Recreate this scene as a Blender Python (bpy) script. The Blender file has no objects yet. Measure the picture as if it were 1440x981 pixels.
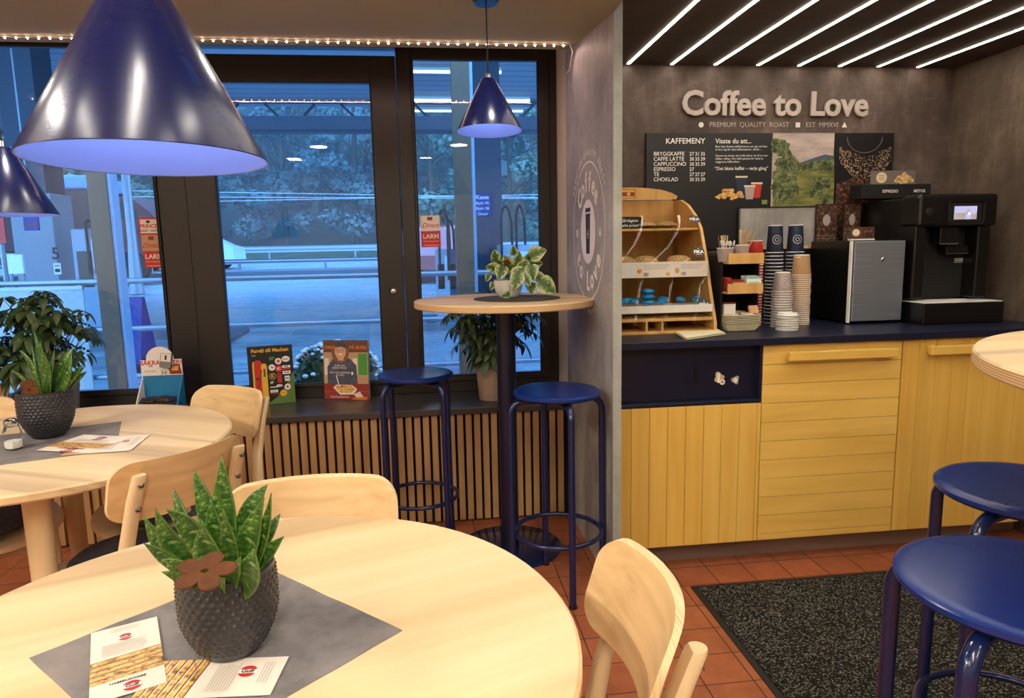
import bpy, bmesh, math, random
from mathutils import Vector, Matrix, noise
PI = math.pi
random.seed(7)
SC = bpy.context.scene
COL = SC.collection

# ------------------------------------------------------------------ camera
CF, PITCH, YAW, ROLL, CH = 966.55, math.radians(8.369), math.radians(6.756), math.radians(-1.144), 1.25
_F = Vector((math.sin(YAW) * math.cos(PITCH), math.cos(YAW) * math.cos(PITCH), -math.sin(PITCH)))
_R0 = Vector((math.cos(YAW), -math.sin(YAW), 0)); _U0 = _R0.cross(_F)
_R = _R0 * math.cos(ROLL) + _U0 * math.sin(ROLL)
_U = _U0 * math.cos(ROLL) - _R0 * math.sin(ROLL)
cam_d = bpy.data.cameras.new('camera'); cam = bpy.data.objects.new('camera', cam_d); COL.objects.link(cam)
cam.matrix_world = Matrix(((_R.x, _U.x, -_F.x, 0), (_R.y, _U.y, -_F.y, 0), (_R.z, _U.z, -_F.z, CH), (0, 0, 0, 1)))
cam_d.sensor_width = 36; cam_d.lens = CF / 1440 * 36; cam_d.clip_start = 0.02; cam_d.clip_end = 500
SC.camera = cam

def at(px, py, X=None, Y=None, Z=None):
    """the point of the place seen at pixel (px,py) on a plane of the room"""
    d = _F * CF + _R * (px - 720) - _U * (py - 490.5)
    o = Vector((0, 0, CH))
    if X is not None: t = (X - o.x) / d.x
    elif Y is not None: t = (Y - o.y) / d.y
    else: t = (Z - o.z) / d.z
    return o + d * t

# ------------------------------------------------------------------ world, exposure
SC.view_settings.view_transform = 'Standard'; SC.view_settings.look = 'None'
SC.view_settings.exposure = 0.0; SC.view_settings.gamma = 1.0
SC.view_settings.use_curve_mapping = False
W = bpy.data.worlds.new('dusk_sky'); SC.world = W; W.use_nodes = True
nt = W.node_tree; nt.nodes.clear()
wo = nt.nodes.new('ShaderNodeOutputWorld'); bg = nt.nodes.new('ShaderNodeBackground')
tc = nt.nodes.new('ShaderNodeTexCoord'); sp = nt.nodes.new('ShaderNodeSeparateXYZ'); cr = nt.nodes.new('ShaderNodeValToRGB')
nt.links.new(tc.outputs['Generated'], sp.inputs[0]); nt.links.new(sp.outputs['Z'], cr.inputs[0])
nt.links.new(cr.outputs[0], bg.inputs[0]); nt.links.new(bg.outputs[0], wo.inputs[0])
cr.color_ramp.elements[0].position = 0.0; cr.color_ramp.elements[0].color = (0.17, 0.44, 0.90, 1)
cr.color_ramp.elements[1].position = 0.6; cr.color_ramp.elements[1].color = (0.10, 0.33, 0.82, 1)
bg.inputs[1].default_value = 7.6

# ------------------------------------------------------------------ materials
MATS = {}
def lin(c):
    return tuple(((v / 255) / 12.92 if v <= 10 else (((v / 255) + 0.055) / 1.055) ** 2.4) for v in c)
class NT:
    def __init__(s, name):
        s.m = bpy.data.materials.new(name); s.m.use_nodes = True; s.t = s.m.node_tree
        s.b = s.t.nodes['Principled BSDF']; MATS[name] = s.m
    def n(s, typ, **kw):
        x = s.t.nodes.new(typ)
        for k, v in kw.items():
            if k.startswith('i_'):
                x.inputs[k[2:].replace('_', ' ')].default_value = v
            else: setattr(x, k, v)
        return x
    def l(s, a, b): s.t.links.new(a, b)
    def coord(s, scale=(1, 1, 1), rot=(0, 0, 0), kind='Object', loc=(0, 0, 0)):
        tc = s.n('ShaderNodeTexCoord'); mp = s.n('ShaderNodeMapping')
        mp.inputs['Scale'].default_value = scale; mp.inputs['Rotation'].default_value = rot; mp.inputs['Location'].default_value = loc
        s.l(tc.outputs[kind], mp.inputs[0]); return mp.outputs[0]
    def noise(s, co, scale, detail=4, rough=.55, dist=0):
        x = s.n('ShaderNodeTexNoise'); x.inputs['Scale'].default_value = scale; x.inputs['Detail'].default_value = detail
        x.inputs['Roughness'].default_value = rough; x.inputs['Distortion'].default_value = dist
        s.l(co, x.inputs['Vector']); return x.outputs['Fac']
    def ramp(s, fac, stops):
        r = s.n('ShaderNodeValToRGB'); e = r.color_ramp.elements
        while len(e) < len(stops): e.new(0.5)
        for el, (p, c) in zip(e, stops): el.position = p; el.color = (*c, 1)
        s.l(fac, r.inputs[0]); return r.outputs[0]
    def math(s, op, a, b=None, clamp=False):
        x = s.n('ShaderNodeMath', operation=op); x.use_clamp = clamp
        for i, v in enumerate((a, b)):
            if v is None: continue
            if isinstance(v, (int, float)): x.inputs[i].default_value = v
            else: s.l(v, x.inputs[i])
        return x.outputs[0]
    def mix(s, fac, a, b, mode='MIX'):
        x = s.n('ShaderNodeMix', data_type='RGBA', blend_type=mode)
        for i, v in ((0, fac), (6, a), (7, b)):
            if isinstance(v, (int, float)): x.inputs[i].default_value = v
            elif isinstance(v, tuple): x.inputs[i].default_value = (*v, 1)
            else: s.l(v, x.inputs[i])
        return x.outputs[2]
    def bump(s, h, strength=.3, dist=.002):
        b = s.n('ShaderNodeBump'); b.inputs['Strength'].default_value = strength; b.inputs['Distance'].default_value = dist
        s.l(h, b.inputs['Height']); s.l(b.outputs[0], s.b.inputs['Normal'])
    def base(s, c):
        if isinstance(c, tuple): s.b.inputs['Base Color'].default_value = (*c, 1)
        else: s.l(c, s.b.inputs['Base Color'])
    def pr(s, **kw):
        for k, v in kw.items(): s.b.inputs[k.replace('_', ' ')].default_value = v

def plain(name, rgb, rough=.5, metal=0, spec=.5, var=0.06, scale=30, coat=0):
    """painted or moulded surface with a faint mottling"""
    if name in MATS: return MATS[name]
    m = NT(name); c = lin(rgb)
    f = m.noise(m.coord(), scale, 3)
    m.base(m.ramp(f, [(0.3, tuple(v * (1 - var) for v in c)), (0.7, tuple(min(1, v * (1 + var)) for v in c))]))
    m.pr(Roughness=rough, Metallic=metal, Specular_IOR_Level=spec, Coat_Weight=coat)
    return m.m
def emis(name, rgb, strength):
    if name in MATS: return MATS[name]
    m = NT(name); m.base((0.8, 0.8, 0.8)); m.b.inputs['Emission Color'].default_value = (*lin(rgb), 1); m.pr(Emission_Strength=strength)
    return m.m
def wood(name, c1, c2, c3, axis='x', scale=1.0, rough=.42, band=1.0, bw=.25):
    """straight-grained wood; axis = grain direction in object space"""
    if name in MATS: return MATS[name]
    m = NT(name)
    k = {'x': (1.2, 16, 16), 'y': (16, 1.2, 16), 'z': (16, 16, 1.2)}[axis]
    k = tuple(v * scale for v in k)
    co = m.coord(k)
    a = m.noise(co, 1.0, 3, .5, .6)
    co2 = m.coord(tuple(v * 7 for v in k)); b = m.noise(co2, 1.0, 4, .6, .2)
    co3 = m.coord(tuple(v * .3 * band for v in k)); g = m.noise(co3, 1.0, 2, .5, 1.2)
    col = m.ramp(a, [(0.30, lin(c1)), (0.52, lin(c2)), (0.72, lin(c3))])
    col = m.mix(m.math('MULTIPLY', b, .35), col, lin(c1))
    col = m.mix(m.ramp(g, [(0.56, (0, 0, 0)), (0.63, (bw, bw, bw)), (0.72, (0, 0, 0))]), col, lin(tuple(v * .84 for v in c1)))
    m.base(col); m.pr(Roughness=rough, Specular_IOR_Level=.4); m.bump(b, .08, .0006)
    return m.m
def concrete(name, dark, mid, light, rough=.6):
    m = NT(name); co = m.coord()
    a = m.noise(co, 3.2, 8, .66, .5); b = m.noise(m.coord((9, 9, 2.0)), 2.2, 8, .7, .3); s = m.noise(m.coord((14, 14, 60)), 1.5, 6, .75)
    w = m.noise(m.coord((2, 2, 45)), 3, 4, .7)
    f = m.math('ADD', m.math('MULTIPLY', a, .55), m.math('ADD', m.math('MULTIPLY', b, .3), m.math('MULTIPLY', s, .15)))
    col = m.ramp(f, [(0.36, lin(dark)), (0.5, lin(mid)), (0.66, lin(light))])
    col = m.mix(m.ramp(w, [(0.60, (0, 0, 0)), (0.75, (.45, .45, .45))]), col, lin(light))
    m.base(col); m.pr(Roughness=rough, Specular_IOR_Level=.35); m.bump(f, .15, .002)
    return m.m
def glassmat(name, tint=(1, 1, 1), ior=1.45, fac=1.0):
    m = NT(name); t = m.t; t.nodes.remove(m.b)
    out = t.nodes['Material Output']; mx = m.n('ShaderNodeMixShader'); tr = m.n('ShaderNodeBsdfTransparent'); gl = m.n('ShaderNodeBsdfGlossy')
    fr = m.n('ShaderNodeFresnel'); fr.inputs[0].default_value = ior
    gl.inputs['Roughness'].default_value = 0.0
    tr.inputs[0].default_value = (*tint, 1)
    m.l(m.math('MULTIPLY', fr.outputs[0], fac), mx.inputs[0]); m.l(tr.outputs[0], mx.inputs[1]); m.l(gl.outputs[0], mx.inputs[2]); m.l(mx.outputs[0], out.inputs[0])
    return m.m

wood('ash_top', (210, 178, 132), (226, 200, 155), (232, 209, 168), 'x', .8, .38, 1.0, .75)
wood('ash_top_2', (212, 182, 140), (228, 203, 160), (234, 212, 172), 'x', .8, .40, 1.3, .85)
wood('birch_x', (210, 184, 146), (222, 197, 158), (230, 206, 168), 'x', 1.0, .42)
wood('birch_z', (206, 180, 138), (220, 195, 152), (229, 206, 165), 'z', 1.0, .42)
wood('ply_face', (206, 170, 120), (221, 187, 136), (230, 198, 150), 'x', 2.0, .42, 1.5)
wood('honey_z', (222, 174, 78), (234, 190, 92), (240, 200, 106), 'z', 1.0, .45, .8)
wood('honey_x', (224, 180, 86), (237, 196, 100), (243, 205, 114), 'x', 1.0, .45, .8)
wood('oak_slat', (166, 126, 80), (184, 144, 96), (196, 156, 108), 'z', 1.6, .55)
wood('pine_case', (196, 150, 84), (214, 168, 98), (224, 180, 112), 'z', 1.6, .5)
wood('dark_ceiling_wood', (58, 48, 44), (70, 59, 54), (82, 70, 64), 'x', .7, .6)
wood('plinth_wood', (120, 96, 84), (140, 116, 102), (156, 132, 116), 'x', .8, .6)
wood('sill_board', (52, 49, 48), (64, 60, 58), (76, 72, 70), 'x', .8, .28)
concrete('concrete_panel', (122, 120, 118), (154, 150, 147), (186, 181, 176), .55)
concrete('concrete_wall', (62, 52, 48), (90, 77, 71), (130, 113, 104), .6)
concrete('concrete_wall_side', (66, 56, 48), (92, 79, 69), (128, 112, 98), .6)
concrete('concrete_edge', (130, 136, 128), (156, 160, 150), (180, 182, 172), .6)
plain('navy_paint', (14, 30, 72), .22, 0, .5, .04, coat=.3)
plain('navy_seat', (12, 42, 112), .27, 0, .5, .05)
plain('navy_dark', (16, 20, 44), .35)
plain('navy_worktop', (24, 28, 50), .34, 0, .4, .06)
plain('black_plastic', (14, 13, 14), .28)
plain('black_matt', (13, 12, 13), .7)
plain('steel', (150, 150, 152), .28, 1.0, var=.03)
plain('chrome', (200, 200, 202), .12, 1.0, var=.02)
plain('white_plastic', (226, 224, 216), .4)
plain('beige_paint', (168, 164, 128), .75, var=.03, scale=4)
plain('room_wall_paint', (190, 178, 158), .8, var=.03, scale=4)
plain('white_paint', (214, 204, 192), .7, var=.03, scale=4)
plain('frame_brown', (36, 31, 30), .34, 0, .5, .05)
plain('felt_black', (14, 13, 12), .95)
plain('black_rubber', (20, 20, 20), .6)
plain('paper', (226, 216, 202), .6, var=.02)
plain('white_print', (236, 234, 228), .5, var=.01)
plain('sign_letter', (236, 228, 220), .45, var=.02); plain('wall_letter', (188, 176, 168), .5, var=.02)
plain('red_print', (196, 40, 34), .5)
plain('ink', (40, 34, 38), .6)
plain('ink_soft', (150, 140, 132), .6)
plain('soil', (46, 34, 26), .95, var=.4, scale=80)
plain('stem_brown', (86, 68, 44), .7)
plain('rust', (92, 50, 20), .62, 0, .25, var=.35, scale=60)
plain('card_blue', (24, 124, 178), .5)
plain('kraft', (186, 146, 96), .7)
plain('kraft_light', (206, 176, 130), .7)
plain('cream_paper', (222, 212, 178), .7)
plain('cup_navy', (26, 40, 66), .5)
plain('cup_red', (188, 44, 34), .5)
plain('cup_grey', (172, 158, 152), .5)
plain('cup_kraft', (190, 152, 104), .6)
plain('grey_pot', (120, 118, 116), .6)
plain('beige_pot', (176, 152, 134), .6)

def special_mats():
    m = NT('dark_pot_glaze'); f = m.noise(m.coord(), 9, 4)
    m.base(m.ramp(f, [(.35, lin((44, 44, 50))), (.7, lin((66, 65, 71)))])); m.pr(Roughness=.30, Metallic=.3)
    # brushed navy metal of the lamp shades
    m = NT('lamp_navy'); c = m.coord((3, 3, 160)); f = m.noise(c, 2, 4)
    m.base(m.ramp(f, [(.3, lin((8, 22, 76))), (.7, lin((11, 28, 90)))])); m.pr(Roughness=.24, Metallic=.05, Specular_IOR_Level=.8)
    m = NT('lamp_inner'); m.base(lin((116, 150, 232))); m.pr(Roughness=.6)
    # runner cloth
    m = NT('grey_cloth'); co = m.coord(); f = m.noise(co, 9, 6, .65); g = m.noise(co, 420, 2)
    col = m.ramp(f, [(.32, lin((100, 96, 96))), (.52, lin((128, 123, 122))), (.72, lin((146, 134, 128)))])
    m.base(col); m.pr(Roughness=.9, Specular_IOR_Level=.15); m.bump(g, .35, .001)
    m = NT('dark_placemat'); f = m.noise(m.coord(), 60, 4); m.base(m.ramp(f, [(.3, lin((44, 42, 46))), (.7, lin((62, 60, 64)))])); m.pr(Roughness=.85)
    m = NT('cushion_felt'); f = m.noise(m.coord(), 90, 5, .7); m.base(m.ramp(f, [(.3, lin((58, 58, 66))), (.7, lin((92, 92, 100)))])); m.pr(Roughness=.95, Specular_IOR_Level=.1); m.bump(f, .4, .001)
    # terracotta floor tiles
    m = NT('floor_tiles'); co = m.coord((1, 1, 1), loc=(-1.035 + 30 * .1455, -2.014 + 40 * .1415, 0))
    br = m.n('ShaderNodeTexBrick'); br.offset = 0; br.squash = 1
    br.inputs['Scale'].default_value = 1; br.inputs['Mortar Size'].default_value = .0022; br.inputs['Mortar Smooth'].default_value = .3
    br.inputs['Brick Width'].default_value = .1455; br.inputs['Row Height'].default_value = .1415
    br.inputs['Color1'].default_value = (*lin((150, 84, 54)), 1); br.inputs['Color2'].default_value = (*lin((172, 98, 64)), 1); br.inputs['Mortar'].default_value = (*lin((62, 48, 40)), 1)
    m.l(co, br.inputs['Vector']); f = m.noise(m.coord(), 14, 6, .6)
    col = m.mix(.5, br.outputs['Color'], m.ramp(f, [(.3, lin((140, 76, 48))), (.7, lin((186, 112, 76)))]), 'MIX')
    col = m.mix(br.outputs['Fac'], col, lin((60, 44, 36)))
    m.base(col); m.pr(Roughness=.42, Specular_IOR_Level=.4); m.bump(m.math('SUBTRACT', 1, br.outputs['Fac']), .4, .002)
    # entrance mat
    m = NT('mat_pile'); v = m.n('ShaderNodeTexVoronoi'); v.inputs['Scale'].default_value = 260; m.l(m.coord(), v.inputs['Vector'])
    sx = m.n('ShaderNodeSeparateXYZ'); m.l(v.outputs['Color'], sx.inputs[0])
    f2 = m.noise(m.coord(), 5, 3)
    col = m.ramp(sx.outputs[0], [(.55, lin((26, 26, 25))), (.74, lin((58, 57, 53))), (.9, lin((142, 140, 130)))])
    m.base(m.mix(m.math('MULTIPLY', f2, .5), col, lin((30, 30, 28)))); m.pr(Roughness=.95, Specular_IOR_Level=.1); m.bump(sx.outputs[0], .6, .003)
    # wet asphalt
    m = NT('wet_asphalt'); f = m.noise(m.coord((.5, 1.6, 1)), .55, 6, .6, 1.0); g = m.noise(m.coord(), 6, 5, .7)
    k = m.math('ADD', m.math('MULTIPLY', f, .75), m.math('MULTIPLY', g, .25))
    m.base(m.ramp(k, [(.36, lin((120, 124, 130))), (.5, lin((158, 162, 168))), (.64, lin((190, 196, 202)))]))
    m.l(m.ramp(k, [(.38, (.5, .5, .5)), (.6, (.22, .22, .22))]), m.b.inputs['Roughness']); m.pr(Specular_IOR_Level=.8)
    m = NT('grass_bank'); f = m.noise(m.coord(), 1.2, 8, .7); m.base(m.ramp(f, [(.3, lin((60, 74, 62))), (.6, lin((80, 96, 78))), (.8, lin((100, 112, 92)))])); m.pr(Roughness=1, Specular_IOR_Level=.1)
    for nm, a, b, c in (('leaf_far_1', (84, 100, 88), (108, 126, 108), (134, 148, 124)), ('leaf_far_2', (76, 94, 94), (100, 118, 116), (124, 140, 134)), ('leaf_far_3', (96, 104, 86), (120, 128, 102), (142, 148, 120))):
        m = NT(nm); f = m.noise(m.coord(), .55, 6, .7); m.base(m.ramp(f, [(.32, lin(a)), (.52, lin(b)), (.7, lin(c))])); m.pr(Roughness=.9, Specular_IOR_Level=.2)
    m = NT('leaf_dark'); f = m.noise(m.coord(), 25, 4); m.base(m.ramp(f, [(.3, lin((38, 58, 30))), (.7, lin((74, 100, 52)))])); m.pr(Roughness=.38, Specular_IOR_Level=.5)
    # snake plant leaf: banded
    m = NT('leaf_banded'); uv = m.coord((1, 1, 1), kind='UV'); s = m.n('ShaderNodeSeparateXYZ'); m.l(uv, s.inputs[0])
    co = m.coord((1.6, 15, 1), kind='UV'); f = m.noise(co, 1.0, 5, .7, .25)
    col = m.ramp(f, [(.42, lin((34, 70, 24))), (.54, lin((66, 106, 34))), (.64, lin((140, 166, 84)))])
    e = m.math('ABSOLUTE', m.math('SUBTRACT', s.outputs[0], .5))
    col = m.mix(m.ramp(e, [(.42, (0, 0, 0)), (.48, (.45, .45, .45))]), col, lin((110, 140, 56)))
    m.base(col); m.pr(Roughness=.36, Specular_IOR_Level=.5)
    # pothos leaf: variegated
    m = NT('leaf_variegated'); co = m.coord((1, 1, 1), kind='UV'); s = m.n('ShaderNodeSeparateXYZ'); m.l(co, s.inputs[0])
    f = m.noise(m.coord(), 130, 5, .8); e = m.math('ABSOLUTE', m.math('SUBTRACT', s.outputs[0], .5))
    k = m.math('ADD', m.math('MULTIPLY', e, .5), m.math('MULTIPLY', f, .9))
    m.base(m.ramp(k, [(.5, lin((62, 96, 44))), (.58, lin((110, 138, 66))), (.66, lin((206, 212, 150)))])); m.pr(Roughness=.45)
    # ribbed siding (canopy, column cladding)
    for nm, sc_, a, b, ax in (('cladding', 30, (104, 112, 122), (136, 144, 152), 0), ('canopy_soffit', 9, (96, 104, 114), (150, 158, 168), 1)):
        m = NT(nm); s = m.n('ShaderNodeSeparateXYZ'); m.l(m.coord(), s.inputs[0])
        w = m.math('FRACT', m.math('MULTIPLY', s.outputs[ax], sc_ if ax == 0 else 2.6))
        m.base(m.ramp(w, [(.0, lin(a)), (.14, lin(b)), (.9, lin(b)), (1, lin(a))])); m.pr(Roughness=.5)
    # ply edge
    m = NT('ply_edge'); s = m.n('ShaderNodeSeparateXYZ'); m.l(m.coord(), s.inputs[0])
    w = m.math('FRACT', m.math('MULTIPLY', s.outputs[2], 230))
    f = m.noise(m.coord((6, 6, 400)), 1, 3)
    m.base(m.mix(m.math('MULTIPLY', f, .4), m.ramp(w, [(0, lin((150, 108, 66))), (.28, lin((168, 124, 80))), (.36, lin((224, 192, 142))), (1, lin((230, 202, 154)))]), lin((190, 150, 100)))); m.pr(Roughness=.6)
    m = NT('bun_crust'); f = m.noise(m.coord(), 160, 4, .7); m.base(m.ramp(f, [(.35, lin((150, 100, 50))), (.52, lin((200, 156, 92))), (.66, lin((240, 222, 186)))])); m.pr(Roughness=.6); m.bump(f, .6, .003)
    m = NT('foil_bag'); f = m.noise(m.coord(), 30, 5, .7, 1.5); m.base(m.ramp(f, [(.35, lin((30, 26, 28))), (.6, lin((70, 62, 62))), (.72, lin((190, 186, 186)))])); m.pr(Roughness=.25, Metallic=.3); m.bump(f, .8, .006)
    m = NT('blue_wrap'); f = m.noise(m.coord(), 60, 4, .7, 1); m.base(m.ramp(f, [(.4, lin((14, 110, 170))), (.6, lin((28, 150, 206))), (.72, lin((190, 226, 240)))])); m.pr(Roughness=.3); m.bump(f, .6, .004)
    m = NT('tree_print'); f = m.noise(m.coord(), 45, 5, .75); m.base(m.ramp(f, [(.38, lin((30, 40, 22))), (.5, lin((84, 96, 56))), (.64, lin((150, 158, 112)))])); m.pr(Roughness=.45)
    m = NT('sky_print'); s = m.n('ShaderNodeTexCoord'); f = m.noise(m.coord((1, 1, 3)), 6, 5, .6); m.base(m.ramp(f, [(.35, lin((150, 140, 138))), (.65, lin((208, 190, 182)))])); m.pr(Roughness=.45)
    m = NT('field_print'); f = m.noise(m.coord((1, 1, 4)), 12, 4); m.base(m.ramp(f, [(.35, lin((84, 92, 46))), (.65, lin((140, 140, 76)))])); m.pr(Roughness=.45)
    m = NT('hill_print'); m.base(lin((78, 88, 104))); m.pr(Roughness=.45)
    m = NT('beans_print'); f = m.noise(m.coord(), 70, 4, .7); m.base(m.ramp(f, [(.4, lin((26, 16, 14))), (.55, lin((84, 54, 40))), (.68, lin((160, 116, 90)))])); m.pr(Roughness=.45)
    m = NT('food_print'); f = m.noise(m.coord((1, 1, 1)), 70, 4, .7, .6); m.base(m.ramp(f, [(.34, lin((84, 48, 24))), (.46, lin((206, 150, 74))), (.56, lin((238, 200, 120))), (.66, lin((170, 60, 34)))])); m.pr(Roughness=.45)
    m = NT('denim_print'); f = m.noise(m.coord(), 60, 4); m.base(m.ramp(f, [(.3, lin((52, 56, 72))), (.7, lin((84, 88, 106)))])); m.pr(Roughness=.5)
    m = NT('mesh_curtain'); t = m.t
    m.base(lin((150, 150, 156))); m.pr(Roughness=.8)
    m = NT('brushed_door'); f = m.noise(m.coord((1.2, 30, 90)), 3, 4); m.base(m.ramp(f, [(.3, lin((140, 148, 160))), (.7, lin((160, 168, 180)))])); m.pr(Metallic=.75, Roughness=.42)
special_mats()
GLASS = glassmat('window_glass', (.95, .97, .97), 1.45)
CLEAR = glassmat('clear_glass', (.97, .98, .98), 1.12)
LED = emis('led_strip_glow', (255, 240, 214), 14)
BULB = emis('fairy_bulb_glow', (255, 206, 190), 34)
PENDANT = emis('bulb_glow', (255, 244, 224), 6)
PANEL = emis('ceiling_panel_glow', (255, 238, 208), 8)
M = MATS

# ------------------------------------------------------------------ mesh helpers
class B:
    """collects shapes and links them as one mesh object"""
    def __init__(s): s.bm = bmesh.new(); s.mats = []; s.cur = 0; s.sm = True
    def mat(s, name):
        m = M[name] if isinstance(name, str) else name
        if m not in s.mats: s.mats.append(m)
        s.cur = s.mats.index(m); return s
    def _fin(s, faces):
        for f in faces: f.material_index = s.cur; f.smooth = s.sm
    def box(s, c, d, rot=None, bevel=0, seg=2):
        r = bmesh.ops.create_cube(s.bm, size=1); vs = r['verts']
        mt = Matrix.Translation(Vector(c)) @ (rot if rot is not None else Matrix.Identity(4)) @ Matrix.Diagonal((d[0], d[1], d[2], 1))
        bmesh.ops.transform(s.bm, matrix=mt, verts=vs)
        es = list({e for v in vs for e in v.link_edges}); fs = list({f for v in vs for f in v.link_faces})
        if bevel > 0:
            r = bmesh.ops.bevel(s.bm, geom=es, offset=bevel, segments=seg, affect='EDGES', profile=.5)
            fs = list({f for v in r['verts'] for f in v.link_faces} | set(r['faces']) | {f for f in fs if f.is_valid})
        fs = [f for f in fs if f.is_valid]; s._fin(fs)
        for f in fs: f.smooth = False
        return s
    def b2(s, a, b, bevel=0):
        return s.box([(a[i] + b[i]) / 2 for i in range(3)], [abs(b[i] - a[i]) for i in range(3)], bevel=bevel)
    def loft(s, rings, close=True, cap0=True, cap1=True):
        R_ = [[s.bm.verts.new(p) for p in r] for r in rings]; fs = []
        n = len(rings[0])
        for i in range(len(R_) - 1):
            for j in range(n if close else n - 1):
                k = (j + 1) % n
                try: fs.append(s.bm.faces.new((R_[i][j], R_[i][k], R_[i + 1][k], R_[i + 1][j])))
                except ValueError: pass
        if close and cap0:
            try: fs.append(s.bm.faces.new(list(reversed(R_[0]))))
            except ValueError: pass
        if close and cap1:
            try: fs.append(s.bm.faces.new(R_[-1]))
            except ValueError: pass
        s._fin(fs); return s
    def tube(s, pts, r, n=12, caps=True):
        pts = [Vector(p) for p in pts]; rad = r if isinstance(r, (list, tuple)) else [r] * len(pts)
        rings = []; up = None
        for i, p in enumerate(pts):
            t = (pts[min(i + 1, len(pts) - 1)] - pts[max(i - 1, 0)]).normalized()
            if up is None:
                up = Vector((0, 0, 1)) if abs(t.z) < .9 else Vector((0, 1, 0))
            a = (up - t * up.dot(t)).normalized(); b_ = t.cross(a); up = a
            rings.append([p + (a * math.cos(q) + b_ * math.sin(q)) * rad[i] for q in [2 * PI * k / n for k in range(n)]])
        return s.loft(rings, True, caps, caps)
    def ring(s, c, R_, r, n=48, m=10):
        rings = []
        for i in range(n):
            a = 2 * PI * i / n
            rings.append([Vector(c) + Vector((math.cos(a) * (R_ + r * math.cos(q)), math.sin(a) * (R_ + r * math.cos(q)), r * math.sin(q))) for q in [2 * PI * k / m for k in range(m)]])
        rings.append(rings[0])
        return s.loft(rings, True, False, False)
    def lathe(s, prof, c=(0, 0, 0), n=48, caps=True, rot=None, fn=None):
        """prof: list of (r,z)"""
        rings = []
        for r, z in prof:
            ring = []
            for k in range(n):
                a = 2 * PI * k / n; rr = r + (fn(a, z, r) if fn else 0)
                v = Vector((rr * math.cos(a), rr * math.sin(a), z))
                if rot is not None: v = rot @ v
                ring.append(v + Vector(c))
            rings.append(ring)
        return s.loft(rings, True, caps, caps)
    def poly(s, pts):
        try: s._fin([s.bm.faces.new([s.bm.verts.new(p) for p in pts])])
        except ValueError: pass
        return s
    def prism(s, pts, vec):
        vec = Vector(vec); a = [Vector(p) for p in pts]; b_ = [p + vec for p in a]
        return s.loft([a, b_])
    def sphere(s, c, r, sc=(1, 1, 1), u=16, v=10, rot=None):
        r0 = bmesh.ops.create_uvsphere(s.bm, u_segments=u, v_segments=v, radius=r)
        mt = Matrix.Translation(Vector(c)) @ (rot if rot is not None else Matrix.Identity(4)) @ Matrix.Diagonal((*sc, 1))
        bmesh.ops.transform(s.bm, matrix=mt, verts=r0['verts'])
        s._fin({f for q in r0['verts'] for f in q.link_faces}); return s
    def blade(s, fr, nv=10, fold=.15, uvname='UVMap'):
        """fr: list of (centre, side vector (half width included), normal, v) -> leaf strip with UVs"""
        uv = s.bm.loops.layers.uv.verify(); rows = []
        for c, sd, nn, v in fr:
            rows.append([(s.bm.verts.new(c - sd + nn * fold * sd.length), 0, v), (s.bm.verts.new(c - sd * .5 + nn * fold * .3 * sd.length), .25, v), (s.bm.verts.new(c), .5, v), (s.bm.verts.new(c + sd * .5 + nn * fold * .3 * sd.length), .75, v), (s.bm.verts.new(c + sd + nn * fold * sd.length), 1, v)])
        fs = []
        for i in range(len(rows) - 1):
            for j in range(4):
                q = (rows[i][j], rows[i][j + 1], rows[i + 1][j + 1], rows[i + 1][j])
                f = s.bm.faces.new([x[0] for x in q])
                for lp, x in zip(f.loops, q): lp[uv].uv = (x[1], x[2])
                fs.append(f)
        s._fin(fs); return s
    def add_mesh(s, me, mt):
        tmp = bmesh.new(); tmp.from_mesh(me); bmesh.ops.transform(tmp, matrix=mt, verts=tmp.verts)
        vm = {v: s.bm.verts.new(v.co) for v in tmp.verts}; fs = []
        for f in tmp.faces:
            try: fs.append(s.bm.faces.new([vm[v] for v in f.verts]))
            except ValueError: pass
        tmp.free(); 
        for f in fs: f.material_index = s.cur; f.smooth = False
        return s
    def obj(s, name, parent=None, mat=None, loc=None, rotz=None, ang=40, fixn=True):
        if mat is not None: s.mats = [M[mat] if isinstance(mat, str) else mat] if not s.mats else s.mats
        if fixn: bmesh.ops.recalc_face_normals(s.bm, faces=s.bm.faces)
        lim = math.radians(ang)
        for e in s.bm.edges:
            if len(e.link_faces) == 2 and e.calc_face_angle(0) > lim: e.smooth = False
        me = bpy.data.meshes.new(name); s.bm.to_mesh(me); s.bm.free()
        for m in s.mats: me.materials.append(m)
        o = bpy.data.objects.new(name, me); COL.objects.link(o)
        if parent is not None: o.parent = parent
        if loc is not None: o.location = loc
        if rotz is not None: o.rotation_euler = (0, 0, rotz)
        return o

def tag(o, label, cat, group=None, kind=None):
    o['label'] = label; o['category'] = cat
    if group: o['group'] = group
    if kind: o['kind'] = kind
    return o
def thing(name, label, cat, loc=(0, 0, 0), rotz=0, group=None):
    o = bpy.data.objects.new(name, None); COL.objects.link(o); o.empty_display_size = .05
    o.location = loc; o.rotation_euler = (0, 0, rotz)
    return tag(o, label, cat, group)
def struct(b, name, mat=None, parent=None, **k):
    o = b.obj(name, parent, mat, **k)
    if parent is None: o['kind'] = 'structure'
    return o
def copy_tree(o, parent=None):
    c = o.copy(); COL.objects.link(c)
    if parent is not None: c.parent = parent
    for ch in [x for x in bpy.data.objects if x.parent == o]:
        copy_tree(ch, c)
    return c
def dup(o, loc=None, rotz=None, label=None, group=None):
    c = copy_tree(o)
    if loc is not None: c.location = loc
    if rotz is not None: c.rotation_euler = (0, 0, rotz)
    if label: c['label'] = label
    if group: c['group'] = group
    return c

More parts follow.
